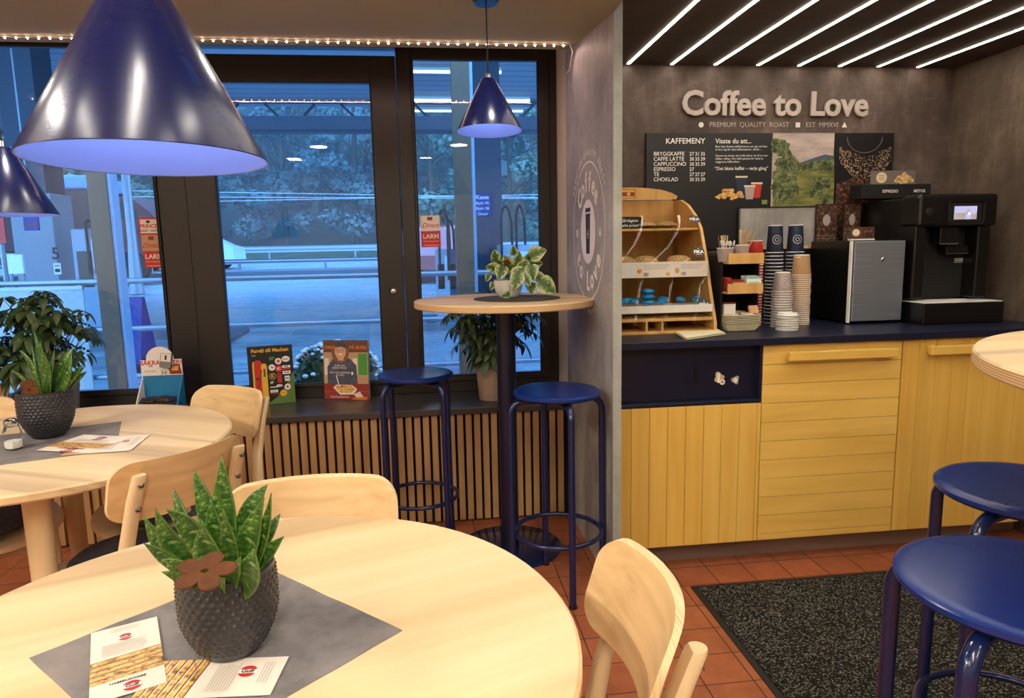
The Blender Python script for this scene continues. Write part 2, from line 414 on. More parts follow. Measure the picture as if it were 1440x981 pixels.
# writing --------------------------------------------------------------
def textmesh(s, size, extrude=0.0002, bold=0, align='CENTER', spacing=1.0, shear=0):
    cu = bpy.data.curves.new('t', 'FONT'); cu.body = s; cu.size = size; cu.extrude = extrude; cu.offset = bold * size
    cu.align_x = align; cu.align_y = 'CENTER'; cu.space_character = spacing; cu.shear = shear; cu.resolution_u = 3
    o = bpy.data.objects.new('t', cu); COL.objects.link(o)
    dg = bpy.context.evaluated_depsgraph_get(); me = bpy.data.meshes.new_from_object(o.evaluated_get(dg))
    bpy.data.objects.remove(o); bpy.data.curves.remove(cu)
    return me
def frame(o, x, y):
    """matrix whose x and y axes are the given world vectors"""
    x = Vector(x).normalized(); y = Vector(y).normalized(); z = x.cross(y)
    return Matrix(((x.x, y.x, z.x, o[0]), (x.y, y.y, z.y, o[1]), (x.z, y.z, z.z, o[2]), (0, 0, 0, 1)))
def texts(parent, name, base, items, mat, extrude=.0002):
    """items: (string, u, v, size, bold, align[, shear]) in the plane of matrix base; one mesh"""
    b = B().mat(mat)
    for it in items:
        s, u, v, size, bold, align = it[:6]; sh = it[6] if len(it) > 6 else 0
        me = textmesh(s, size, extrude, bold, align, shear=sh)
        b.add_mesh(me, base @ Matrix.Translation((u, v, 0))); bpy.data.meshes.remove(me)
    o = b.obj(name, None, ang=30, fixn=False); 
    if parent is not None: o.parent = parent; o.matrix_parent_inverse = wm(parent).inverted()
    return o
def wm(o):
    return Matrix.Translation(o.location) @ o.rotation_euler.to_matrix().to_4x4()
def arc_text(b, base, s, r, a0, a1, size, bold, inside=False):
    n = len(s)
    for i, ch in enumerate(s):
        if ch == ' ': continue
        a = a0 + (a1 - a0) * (i + .5) / n
        me = textmesh(ch, size, .0003, bold)
        rot = a + PI / 2 if inside else a - PI / 2
        b.add_mesh(me, base @ Matrix.Translation((r * math.cos(a), r * math.sin(a), 0)) @ Matrix.Rotation(rot, 4, 'Z')); bpy.data.meshes.remove(me)
class Print:
    """flat printed shapes in the plane of a matrix, each a hair above the last"""
    def __init__(s, base): s.base = base; s.b = B(); s.b.sm = False; s.h = 0.0002
    def _p(s, pts):
        s.b.poly([s.base @ Vector((x, y, s.h)) for x, y in pts]); s.h += .00002
    def rect(s, x0, y0, x1, y1, mat): s.b.mat(mat); s._p([(x0, y0), (x1, y0), (x1, y1), (x0, y1)]); return s
    def poly(s, pts, mat): s.b.mat(mat); s._p(pts); return s
    def disc(s, x, y, r, mat, ry=None, n=24):
        s.b.mat(mat); ry = r if ry is None else ry
        s._p([(x + r * math.cos(2 * PI * k / n), y + ry * math.sin(2 * PI * k / n)) for k in range(n)]); return s
    def ringp(s, x, y, r, w, mat, n=64):
        s.b.mat(mat)
        for k in range(n):
            a, c = 2 * PI * k / n, 2 * PI * (k + 1) / n
            s.b.poly([s.base @ Vector((x + q * math.cos(t), y + q * math.sin(t), s.h)) for q, t in ((r, a), (r + w, a), (r + w, c), (r, c))])
        s.h += .00002; return s
    def text(s, t, x, y, size, mat, bold=0, align='CENTER', shear=0):
        s.b.mat(mat); me = textmesh(t, size, 0, bold, align, shear=shear)
        s.b.add_mesh(me, s.base @ Matrix.Translation((x, y, s.h + .0001))); bpy.data.meshes.remove(me); return s
    def done(s, name, parent, local=False):
        o = s.b.obj(name, None, fixn=False); o.parent = parent
        if not local: o.matrix_parent_inverse = wm(parent).inverted()
        return o
XZ = lambda o: frame(o, (1, 0, 0), (0, 0, 1))

# ================================================================== lights of the room
RX0, RX1, RY0, RYW = -3.0, 2.48, -2.6, 3.38      # room limits; RYW = window plane
PX = 0.627                                         # concrete partition between window bay and coffee corner
def area(name, loc, sx, sy, power, col, rot=(0, 0, 0)):
    d = bpy.data.lights.new(name, 'AREA'); d.shape = 'RECTANGLE'; d.size = sx; d.size_y = sy; d.energy = power; d.color = col
    o = bpy.data.objects.new(name, d); COL.objects.link(o); o.location = loc; o.rotation_euler = rot
    return o
# ceiling luminaires behind and above the viewer, the left-wall one added to brighten the partition: their housings are built with the ceiling
LUM = [(.02, -1.0, .14, 1.9), (-1.55, -1.3, .14, 1.6), (1.5, .1, .14, 1.3), (1.5, -1.8, .14, 1.2), (-2.4, .2, .14, 1.2)]
for i, (x, y, sx, sy) in enumerate(LUM):
    area('ceiling_tube_light', (x, y, 2.352), sx, sy, (38, 30, 26, 22, 74)[i], (1.0, .93, .80))

# unseen downlights added to brighten the bay and its high table (their rings are built with the ceiling)
FILL_SPOTS = [(.25, 1.62), (-.75, 1.55), (-1.7, 1.45)]
for x, y in FILL_SPOTS:
    o = area('fill_area_light', (x, y, 1.992), .12, .12, 5.5, (1, .92, .78)); o.data.shape = 'DISK'
# ================================================================== the setting
b = B().mat('floor_tiles'); b.b2((RX0, RY0, -.05), (RX1 + .1, 3.42, 0)); struct(b, 'floor')
# window wall below the sill: black felt with oak slats
b = B().mat('felt_black'); b.b2((RX0, 3.06, 0), (PX + .02, 3.40, .5145)); wl = struct(b, 'wall_window')
b = B().mat('oak_slat'); b.sm = False
x = PX - .035
while x > RX0 + .02:
    b.b2((x - .0265, 3.038, .012), (x, 3.062, .514)); x -= .0385
b.obj('slats', wl)
b = B().mat('sill_board'); b.b2((RX0, 3.015, .5145), (PX + .001, 3.42, .544), .003); struct(b, 'trim_1')
# partition panel with grey laminate
b = B().mat('concrete_panel'); b.b2((PX, 2.312, 0), (PX + .03, 3.10, 2.30)); wp = struct(b, 'wall_partition')
b = B().mat('concrete_edge'); b.b2((PX - .0005, 2.303, 0), (PX + .0295, 2.3125, 2.30)); b.obj('edge_strip', wp)
b = B().mat('white_paint'); b.b2((PX + .012, 3.05, .544), (PX + .12, 3.42, 2.3)); struct(b, 'wall_return')
# ceiling over the window bay (slanted plasterboard)
b = B().mat('beige_paint')
prof = [(3.45, 2.215), (3.0, 2.072), (2.3, 2.0), (.9, 2.0), (.9, 2.5), (3.45, 2.5)]
b.prism([(RX0, y, z) for y, z in prof], (PX + .001 - RX0, 0, 0)); struct(b, 'ceiling_bay', ang=10)
b = B().mat('beige_paint'); b.b2((RX0, RY0, 2.36), (RX1 + .1, .9, 2.5)); struct(b, 'ceiling')
# coffee corner: dark boarded ceiling, back wall, right wall
b = B().mat('dark_ceiling_wood'); b.b2((PX + .03, .3, 2.04), (RX1 + .001, 3.12, 2.14)); b.b2((PX + .03, .3, 2.14), (RX1, .32, 2.37)); struct(b, 'ceiling_coffee')
b = B().mat('concrete_wall'); b.b2((PX + .03, 3.1, 0), (RX1 + .1, 3.2, 2.4)); struct(b, 'wall_back')
b = B().mat('concrete_wall_side'); b.b2((RX1, RY0, 0), (RX1 + .1, 3.1, 2.5)); struct(b, 'wall_right')
b = B().mat('room_wall_paint'); b.b2((RX0 - .1, RY0, 0), (RX0, 3.45, 2.5)); struct(b, 'wall_left')
b = B().mat('room_wall_paint'); b.b2((RX0 - .1, RY0 - .1, 0), (RX1 + .1, RY0, 2.5)); struct(b, 'wall_front')
# luminaires of the room behind and the added one at the left wall
for i, (x, y, sx, sy) in enumerate(LUM):
    t = thing('ceiling_light', ('long ceiling tube light behind the viewer in the middle of the room', 'long ceiling tube light at the rear left of the room', 'long ceiling tube light over the high tables', 'long ceiling tube light at the rear right of the room', 'added tube light by the left wall, brightening the partition')[i], 'ceiling light', (x, y, 2.36))
    b = B().mat('white_plastic'); b.b2((-sx / 2 - .03, -sy / 2 - .03, -.004), (sx / 2 + .03, sy / 2 + .03, 0)); b.obj('housing', t)
    b = B().mat(PANEL); b.b2((-sx / 2, -sy / 2, -.0065), (sx / 2, sy / 2, -.004)); b.obj('diffuser', t)

for k, (x, y) in enumerate(FILL_SPOTS):
    tt = thing('fill_light', 'added unseen downlight in the low ceiling, ' + ('right', 'middle', 'left')[k] + ' one of three', 'ceiling light', (x, y, 2.0))
    B().mat('white_plastic').lathe([(.065, 0), (.078, 0), (.078, -.004), (.065, -.004), (.065, 0)], n=40, caps=False).obj('ring', tt); B().mat(PANEL).lathe([(.001, -.001), (.064, -.001), (.064, -.003), (.001, -.003)], n=40).obj('diffuser', tt)
# ---- window front in dark frames
FY = 3.38; FD = .06
def fbox(b, x0, x1, z0, z1, dy=0, d=FD): b.b2((x0, FY - dy, z0), (x1, FY - dy + d, z1), .003); return b
GZ0, GZT = .628, 2.125
# fixed frame: rails and posts
b = B().mat('frame_brown')
fbox(b, RX0, .66, .544, .60); fbox(b, RX0, .66, 2.175, 2.26); fbox(b, .60, .66, .60, 2.175)
fbox(b, -.117, -.05, .60, 2.175); fbox(b, -1.215, -1.09, .60, 2.175); fbox(b, RX0, -2.95, .60, 2.175)
struct(b, 'trim_2')
def window(idx, x0, x1, z0, z1, w, gx0, gx1, gz0, gz1):
    b = B().mat('frame_brown'); dy = .012
    fbox(b, x0, gx0, z0, z1, dy, .05); fbox(b, gx1, x1, z0, z1, dy, .05); fbox(b, gx0, gx1, z0, gz0, dy, .05); fbox(b, gx0, gx1, gz1, z1, dy, .05)
    o = struct(b, idx)
    b = B().mat('black_rubber'); t = .004
    for a, c in (((gx0, gz0), (gx0 + t, gz1)), ((gx1 - t, gz0), (gx1, gz1)), ((gx0, gz1 - t), (gx1, gz1)), ((gx0, gz0), (gx1, gz0 + t))):
        b.b2((a[0], FY - .014, a[1]), (c[0], FY, c[1]))
    b.obj('gasket', o)
    b = B().mat(GLASS); b.b2((gx0, FY + .004, gz0), (gx1, FY + .008, gz1)); b.obj('pane', o)
    return o
window('window_1', -2.95, -1.215, .60, 2.20, .05, -2.90, -1.222, .622, 2.16)
door = window('door_1', -1.088, -.119, .60, 2.135, .1, -.955, -.236, .615, 2.018)
window('window_2', -.05, .60, .60, 2.175, .04, -.040, .548, GZ0, GZT)
b = B().mat('chrome'); p = at(553, 409, Y=FY - .014)
b.lathe([(.016, 0), (.017, .004), (.013, .008), (.012, .006), (.006, .006), (0.001, .008)], rot=Matrix.Rotation(PI / 2, 3, 'X'), c=(p.x, p.y, p.z)); b.obj('lock_cylinder', door)

# ================================================================== outdoors
def gz(y): return .028 * max(0, y - 4)
b = B().mat('wet_asphalt'); b.sm = False
ys = [3.45, 6, 10, 15, 20, 26, 34, 50]
for y0, y1 in zip(ys, ys[1:]):
    b.poly([(-70, y0, gz(y0) - .02), (70, y0, gz(y0) - .02), (70, y1, gz(y1) - .02), (-70, y1, gz(y1) - .02)])
struct(b, 'ground_forecourt')
b = B().mat('grass_bank')
pr = [(36, .9), (45, 1.6), (60, 5), (90, 22), (130, 48)]
n = 40
for (y0, z0), (y1, z1) in zip(pr, pr[1:]):
    for i in range(n):
        xa, xb = -140 + 280 * i / n, -140 + 280 * (i + 1) / n
        f = lambda x, y, z: (x, y, z + (2.5 * noise.noise(Vector((x * .06, y * .06, 0))) if y > 50 else 0))
        b.poly([f(xa, y0, z0), f(xb, y0, z0), f(xb, y1, z1), f(xa, y1, z1)])
struct(b, 'ground_hillside')
# canopy over the pumps
zs_ = at(400, 146, Y=15.6).z; zf0 = at(400, 187, Y=15.6).z; zf1 = at(400, 164, Y=15.6).z
b = B().mat('canopy_soffit'); b.b2((-26, 5.5, zs_), (22, 15.9, zs_ + .12)); cn = struct(b, 'ceiling_canopy')
plain('fascia', (92, 104, 122), .5); plain('fascia_dark', (70, 78, 90), .6)
b = B().mat('fascia'); b.b2((-26, 15.5, zf0 + .03), (22, 15.7, zf1)); b.mat('fascia_dark'); b.b2((-26, 15.4, zf0), (22, 15.75, zf0 + .04))
for k in range(60): b.box((-25 + k * .78, 15.55, (zf1 + zs_) / 2), (.05, .05, (zs_ - zf1) * 1.3), rot=Matrix.Rotation(.8 if k % 2 else -.8, 4, 'Y'))
b.b2((-26, 15.2, zs_ - .06), (22, 15.3, zs_)); b.obj('fascia', cn)
TUBE = emis('canopy_tube_glow', (214, 232, 236), 3.0)
for (pa, pb_, py, lab) in ((560, 705, 101, 'nearest'), (560, 745, 141, 'middle'), (560, 735, 156, 'farthest')):
    a = at(pa, py, Z=zs_ - .06); c = at(pb_, py, Z=zs_ - .06); y = (a.y + c.y) / 2
    tt = thing('canopy_light', 'long fluorescent tube under the canopy in the right window, ' + lab + ' of three', 'canopy light', ((a.x + c.x) / 2, y, zs_)); w = (c.x - a.x) / 2
    B().mat('white_plastic').b2((-w, -.07, -.05), (w, .07, 0), .005).obj('housing', tt); B().mat(TUBE).b2((-w, -.05, -.075), (w, .05, -.05)).obj('tube', tt)
# trees on the hillside
def tree_mesh(seed, h, w, mat, nleaf):
    rnd = random.Random(seed); b = B()
    t = None
    trunk = B().mat('stem_brown'); trunk.tube([(0, 0, -1), (rnd.uniform(-.2, .2), 0, h * .45), (rnd.uniform(-.4, .4), .2, h * .8)], [.22, .15, .05], 7)
    for k in range(9):
        a = rnd.uniform(0, 2 * PI); z = h * rnd.uniform(.25, .7)
        trunk.tube([(0, 0, z), (math.cos(a) * w * .3, math.sin(a) * w * .3, z + h * .12), (math.cos(a) * w * .42, math.sin(a) * w * .42, z + h * .22)], [.08, .05, .02], 5)
    cr_ = B().mat(mat); cr_.sm = False
    cl = []
    for k in range(46):
        z = rnd.uniform(.12, .98); rr = w * .5 * math.sin(PI * min(1, z * .9 + .12)) ** .6; a = rnd.uniform(0, 2 * PI); q = math.sqrt(rnd.random())
        cl.append((Vector((math.cos(a) * rr * q, math.sin(a) * rr * q, z * h)), rnd.uniform(.10, .2) * w))
    for k in range(nleaf):
        c, r = rnd.choice(cl); v = Vector((rnd.gauss(0, 1), rnd.gauss(0, 1), rnd.gauss(0, 1))).normalized() * r * rnd.uniform(.75, 1.05); v.z *= .8
        p = c + v; u = Vector((rnd.gauss(0, 1), rnd.gauss(0, 1), rnd.gauss(0, .6))).normalized(); w_ = u.cross(v).normalized(); s = rnd.uniform(.11, .25)
        cr_.poly([p - u * s, p + w_ * s * .6, p + u * s, p - w_ * s * .6])
    return trunk, cr_
TREES = []
for k, (h, w, mt, lab) in enumerate([(13, 7.5, 'leaf_far_1', 'broad green'), (15, 5.5, 'leaf_far_2', 'tall blue green'), (11, 7, 'leaf_far_3', 'lower yellowish green'), (14, 6.5, 'leaf_far_1', 'rounded mid green')]):
    t = thing('tree', 'leafy ' + lab + ' tree on the wooded hillside beyond the road', 'tree', (0, 0, 0), 0, ('broad', 'tall', 'yellowish', 'rounded')[k] + ' trees on the hillside')
    tr, cr_ = tree_mesh(k + 3, h, w, mt, 9000); tr.obj('trunk', t); cr_.obj('crown', t, fixn=False)
    TREES.append(t)
rnd = random.Random(11); used = set(); q = 0
for row, (yy, step) in enumerate(((44, 4.6), (54, 5.2), (66, 6.2))):
    x = -.66 * yy - 3
    while x < .20 * yy + 3:
        k = rnd.randrange(4); loc = (x + rnd.uniform(-1, 1), yy + rnd.uniform(-2.5, 2.5), (1.2, 3.0, 8.0)[row] - .5)
        if k in used: c = dup(TREES[k], loc, rnd.uniform(0, 6))
        else: c = TREES[k]; c.location = loc; c.rotation_euler = (0, 0, rnd.uniform(0, 6)); used.add(k)
        s = rnd.uniform(.8, 1.15) * (1.0, .95, .9)[row]; c.scale = (s, s, s); x += step
# guard rails, kerbs
def rail(name, label, y, zt, x0, x1, post, hh, step=2.6, mat='galv'):
    plain('galv', (150, 156, 164), .4, .7)
    t = thing(name, label, 'guard rail', ((x0 + x1) / 2, y, gz(y)))
    L = (x1 - x0) / 2; z = zt - gz(y)
    b = B().mat(mat); b.prism([(-L, -.03, z), (-L, 0, z - hh * .2), (-L, -.03, z - hh * .5), (-L, 0, z - hh * .8), (-L, -.03, z - hh), (-L, .02, z - hh), (-L, .02, z)], (2 * L, 0, 0)); b.obj('beam', t)
    n = int(2 * L / step)
    for i in range(n): B().mat(mat).b2((-L + i * step + .5, .02, -.1), (-L + i * step + .58, .1, z - .02)).obj('post', t)
rail('guard_rail', 'long steel guard rail between the road and the trees', 34, 1.56, -24, 8, 1, .3, 4)
rail('guard_rail', 'low steel guard rail with short posts on the far kerb', 24, 1.05, -18, 7, 1, .16, 2.8)
plain('kerb', (96, 100, 106), .6)
b = B().mat('kerb'); b.b2((-40, 22.5, gz(23) - .1), (30, 24.6, gz(23) + .16), .03); tag(b.obj('kerb'), 'long low kerb along the far edge of the forecourt', 'kerb', kind='structure')
b = B().mat('kerb'); b.b2((-6.5, 8.9, .0), (-2.55, 10.1, .22), .04); tag(b.obj('pump_island'), 'raised concrete pump island at the left behind the sandwich board', 'kerb')
b = B().mat('kerb'); b.b2((-.6, 9.5, .0), (2.2, 10.65, .26), .04); tag(b.obj('pump_island'), 'raised concrete pump island seen through the right window', 'kerb')
# handrail outside the windows
t = thing('handrail', 'grey tubular handrail with three bars outside the windows', 'railing', (-.6, 5.5, 0))
for z in (1.06, .70, .335):
    B().mat('galv').tube([(-5, 0, z), (3.4, 0, z)], .021, 10).obj('rail_tube', t)
for x in (-3.4, 2.4): B().mat('galv').tube([(x, .02, 0), (x, .02, 1.06)], .022, 10).obj('post', t)
plain('post_grey', (112, 84, 60), .6); plain('post_light', (150, 168, 188), .5)
for px, py, lab in ((156, 400, 'grey square canopy post left of the dark door frame'), (652, 300, 'grey square canopy post behind the small pendant lamp')):
    p = at(px, py, Y=5.0); t = thing('canopy_post', lab, 'post', (p.x, 5.0, 0))
    B().mat('post_grey').b2((-.062, -.06, 0), (.062, .06, 4.8), .004).obj('post', t)
    B().mat('post_light').b2((.062, -.05, 0), (.085, .06, 4.8), .003).obj('side_channel', t)
plain('banner', (176, 172, 168), .7); b = B().mat('banner'); p = at(0, 412, Y=5.4); q = at(128, 548, Y=5.4)
b.b2((-4.6, 5.44, q.z), (q.x, 5.455, 1.03)); b.mat('galv').b2((-4.6, 5.436, 1.01), (q.x, 5.46, 1.035)); tag(b.obj('banner_panel'), 'plain white panel hung on the handrail behind the leafy plant', 'panel')
# big clad columns
p0 = at(38, 360, Y=11); p1 = at(95, 360, Y=11)
t = thing('canopy_post', 'wide pale clad canopy column with the number 5', 'column', ((p0.x + p1.x) / 2, 11, .2)); w = p1.x - p0.x
B().mat('cladding').b2((-w / 2, -.3, 0), (w / 2, .3, 1.95), .01).obj('cladding', t); plain('cladding_shaded', (52, 62, 76), .6); B().mat('cladding_shaded').b2((-w / 2 + .03, -.27, 1.95), (w / 2 - .06, .27, zs_ - .202)).obj('upper_column', t)  # upper column's dark colour stands in for shade under the canopy
m5 = at(78, 357, Y=10.69); texts(t, 'number', XZ((m5.x, 10.698, m5.z)), [('5', 0, 0, .24, .02, 'CENTER')], 'ink')
pr_ = Print(XZ((m5.x, 10.697, m5.z - .2))); pr_.rect(-.05, -.09, .05, .07, 'white_print'); pr_.rect(-.035, -.06, .035, -.01, 'ink'); pr_.rect(-.035, .02, .035, .045, 'ink_soft'); pr_.done('label_plate', t)
p0 = at(664, 300, Y=11); p1 = at(704, 300, Y=11)
t2 = thing('canopy_post', 'pale clad canopy column with the blue fuel price sign', 'column', ((p0.x + p1.x) / 2, 11, .2)); w2 = p1.x - p0.x
B().mat('cladding_shaded').b2((-w2 / 2, -.25, 0), (w2 / 2, .25, zs_ - .202), .01).obj('cladding', t2)
plain('sign_blue', (12, 46, 120), .6); plain('sign_pale', (200, 214, 230), .5); plain('sign_red', (206, 44, 34), .5)
a = at(666, 272, Y=10.7); c = at(691, 303, Y=10.7); t = thing('fuel_sign', 'blue Kasse fuel sign on the column beside the right window', 'sign', ((a.x + c.x) / 2, 10.72, (a.z + c.z) / 2))
B().mat('sign_blue').b2((-(c.x - a.x) / 2, -.015, -(a.z - c.z) / 2), ((c.x - a.x) / 2, .015, (a.z - c.z) / 2)).obj('board', t)
texts(t, 'lettering', XZ((t.location.x, 10.704, t.location.z)), [('Kasse', 0, .11, .085, .02, 'CENTER'), ('Blyfri 95', 0, .02, .06, .01, 'CENTER'), ('Blyfri 98', 0, -.06, .06, .01, 'CENTER'), ('Diesel', 0, -.14, .06, .01, 'CENTER')], 'sign_pale')
# pumps
def pump(label, px0, px1, pyt, Y, col, arcs, scr=True, zb=.262):
    Y = min(Y, 10.1); a = at(px0, pyt, Y=Y); c = at(px1, pyt, Y=Y); w = c.x - a.x
    t = thing('fuel_pump', label, 'fuel pump', ((a.x + c.x) / 2, Y, zb)); h = a.z - zb
    B().mat(col).b2((-w / 2, 0, 0), (w / 2, .5, h), .02).obj('housing', t)
    B().mat('black_plastic').b2((-w * .36, -.012, h * .42), (w * .1, .004, h * .78), .004).obj('nozzle_bay', t)
    if scr: B().mat('sign_pale').b2((w * .14, -.014, h * .6), (w * .42, .004, h * .9), .004).obj('display', t)
    for (x0, x1, hh) in arcs:
        pts = [(x0 * w, -.03, h * .55)] + [(x0 * w + (x1 - x0) * w * (.5 - .5 * math.cos(PI * k / 10)) * .9, -.03 + .05 * k / 10, h + hh * math.sin(PI * (.18 + .72 * k / 10))) for k in range(11)] + [(x1 * w, .02, h * .5)]
        B().mat('black_rubber').tube(pts, .018, 7).obj('hose', t)
    return t
plain('pump_grey', (150, 160, 172), .5); plain('pump_dark', (52, 62, 80), .5)
pump('pale fuel pump with looped black hoses right of the blue sign column', 703, 745, 344, 10.4, 'pump_grey', [(-.45, -.05, .55), (.05, .38, .56)])
pump('pale fuel pump behind the high round table left of the canopy post', 612, 632, 350, 10.4, 'pump_grey', [(-.2, .6, .55)])
pump('dark fuel pump cabinet just left of the canopy post in the right window', 630, 646, 350, 10.9, 'pump_dark', [(-.5, .1, .4)], False)
pump('pale fuel pump with dark hoses beside the column numbered 5', 98, 142, 322, 11.2, 'pump_grey', [(.05, .3, .12), (.25, .46, .1)])
# vehicles
def car(label, px0, px1, Y, col, h=1.45, z=None, red=False):
    a = at(px0, 380, Y=Y); c = at(px1, 380, Y=Y); cx = (a.x + c.x) / 2
    t = thing('car', label, 'car', (cx, Y, gz(Y)))
    L = 4.3; prof = [(-.5, .28), (-.49, .62), (-.44, .74), (-.30, .82), (-.17, 1.28), (-.05, 1.42), (.14, 1.42), (.30, 1.2), (.42, .92), (.49, .82), (.5, .3)]
    W_ = .86
    b = B().mat(col); rings = []
    for k, f_ in ((-1, .9), (-.9, 1), (.9, 1), (1, .9)):
        rings.append([(x * L, k * W_ * (1 if z_ < .9 else .84), z_ * (1 if abs(k) < .95 else .985) * h / 1.45) for x, z_ in prof])
    b.loft(rings); b.obj('body', t)
    for s in (-1, 1):
        y = s * (W_ * .845 + .004)
        g = B().mat('black_plastic'); g.prism([(-.16 * L, y - s * .03, .86), (-.16 * L + .25, y - s * .03, 1.24), (-.02 * L, y - s * .03, 1.33), (.0, y - s * .03, .86)], (0, s * .035, 0)); g.prism([(.02 * L, y - s * .03, .86), (.02 * L, y - s * .03, 1.33), (.14 * L, y - s * .03, 1.32), (.29 * L, y - s * .03, 1.1), (.33 * L, y - s * .03, .9)], (0, s * .035, 0)); g.obj('side_window', t)
        for x in (-.31, .31):
            w = B().mat('black_rubber'); w.lathe([(.30, -.1), (.32, -.08), (.32, .08), (.30, .1), (.18, .1), (.17, .08), (.02, .09)], c=(x * L, s * .76, .32), n=24, rot=Matrix.Rotation(PI / 2 * -s, 3, 'X')); w.obj('wheel', t)
    return t
plain('car_white', (206, 216, 220), .25, coat=.5); plain('car_red', (176, 44, 40), .25, coat=.5)
c1 = car('pale car on the road seen either side of the dark door frame', 180, 335, 28, 'car_white'); 
c2 = car('red car seen at the left edge of the right window', 580, 640, 20, 'car_red', 1.5); c2.rotation_euler = (0, 0, math.radians(78))
# truck far left
p = at(105, 340, Y=21); t = thing('truck', 'dark lorry with a red top parked at the far left', 'truck', (p.x - 1.0, 21, gz(21)))
plain('truck_dark', (58, 40, 44), .6); plain('truck_red', (92, 34, 38), .5); plain('truck_blue', (110, 140, 176), .5)
B().mat('truck_dark').b2((-3.2, -1.1, .9), (2.0, 1.1, 2.55), .05).obj('cargo_box', t)
b = B().mat('truck_red'); b.prism([(2.15, -1.1, .6), (2.15, -1.1, 2.35), (3.0, -1.1, 2.35), (3.5, -1.1, 1.9), (3.75, -1.1, 1.6), (3.75, -1.1, .6)], (0, 2.2, 0)); b.obj('cab', t)
B().mat('black_plastic').prism([(2.5, -1.112, 1.7), (2.5, -1.112, 2.2), (2.95, -1.112, 2.2), (3.35, -1.112, 1.75)], (0, .02, 0)).obj('side_window', t)
B().mat('truck_blue').b2((-3.3, -1.15, 2.55), (2.1, 1.15, 2.9), .05).obj('roof_fairing', t)
for x in (-2.4, -1.2, 2.9):
    B().mat('black_rubber').lathe([(.42, -.14), (.45, -.1), (.45, .1), (.42, .14), (.2, .12), (.02, .1)], c=(x, -1.0, .45), n=20, rot=Matrix.Rotation(PI / 2, 3, 'X')).obj('wheel', t)
# lamp post, signs, cables
p = at(182, 300, Y=17); t = thing('street_lamp', 'thin grey lamp post in front of the lorry', 'lamp post', (p.x, 17, gz(17)))
B().mat('galv').tube([(0, 0, 0), (0, 0, 1.2), (0, 0, 9)], [.16, .10, .06], 10).obj('pole', t); B().mat('galv').tube([(0, 0, 8.9), (.5, 0, 9.1), (1.3, 0, 9.1)], .05, 8).obj('arm', t); B().mat('white_plastic').b2((1.1, -.12, 9.02), (1.7, .12, 9.14), .03).obj('lamp_head', t)
a = at(32, 305, Y=9.6); c = at(55, 324, Y=9.6); t = thing('blue_sign', 'small blue and red sign hung left of the column numbered 5', 'sign', ((a.x + c.x) / 2, 9.6, (a.z + c.z) / 2)); w = (c.x - a.x) / 2; h = (a.z - c.z) / 2
B().mat('sign_blue').b2((-w, 0, -h), (w, .03, h)).obj('board', t); B().mat('truck_red').b2((-w, -.004, -h * .2), (w, .001, h * .1)).obj('red_stripe', t); B().mat('galv').tube([(0, .02, h), (0, .02, 4.6 - t.location.z)], .012, 6).obj('hanger', t)
a = at(-14, 306, Y=6.5); c = at(9, 342, Y=6.5); t = thing('red_sign', 'red sign at the far left edge of the window', 'sign', ((a.x + c.x) / 2, 6.5, (a.z + c.z) / 2)); w = (c.x - a.x) / 2; h = (a.z - c.z) / 2
B().mat('sign_red').b2((-w, 0, -h), (w, .02, h)).obj('board', t); B().mat('galv').tube([(0, .03, -h), (0, .03, -t.location.z)], .02, 6).obj('pole', t)
a = at(7, 358, Y=9); c = at(34, 385, Y=9); t = thing('white_sign_board', 'small pale board on legs behind the handrail at the far left', 'sign', ((a.x + c.x) / 2, 9, 0)); w = (c.x - a.x) / 2
B().mat('white_plastic').b2((-w, 0, c.z), (w, .05, a.z), .01).obj('board', t)
for s in (-.7, .7): B().mat('galv').tube([(s * w, .03, 0), (s * w, .03, c.z)], .02, 6).obj('leg', t)
# sandwich board
a = at(180, 418, Y=7.5); c = at(206, 468, Y=7.5); t = thing('sandwich_board', 'blue sandwich board with a white round emblem on the wet ground', 'sign', ((a.x + c.x) / 2, 7.5, gz(7.5))); w = (c.x - a.x) / 2; h = a.z - gz(7.5)
for s in (-1, 1):
    bb = B().mat('sign_blue'); bb.prism([(-w, s * .02, h), (w, s * .02, h), (w * 1.15, s * .22, .05), (-w * 1.15, s * .22, .05)], (0, s * .02, 0)); bb.obj('panel', t)
pr_ = Print(frame((0, -.155, h * .42), (1, 0, 0), (0, .29, 1))); pr_.disc(-.02, 0, .075, 'white_print'); pr_.disc(-.02, 0, .06, 'sign_blue'); pr_.text('GB', -.02, 0, .06, 'white_print', .02); pr_.done('emblem', t, True)
B().mat('black_rubber').b2((-w * 1.3, -.3, 0), (w * 1.3, .3, .06), .01).obj('base', t)
t = thing('overhead_cable', 'thin overhead cables crossing in front of the trees', 'cable', (-10, 35.5, 5))
for y0, y1 in ((270, 274), (277, 278), (283, 278)):
    a = at(300, y0, Y=35.5); c = at(540, y1, Y=35.5); d = (c - a) / 240
    B().mat('sign_pale').tube([a - d * 400 - Vector(t.location), c + d * 400 - Vector(t.location)], .012, 5).obj('wire', t)
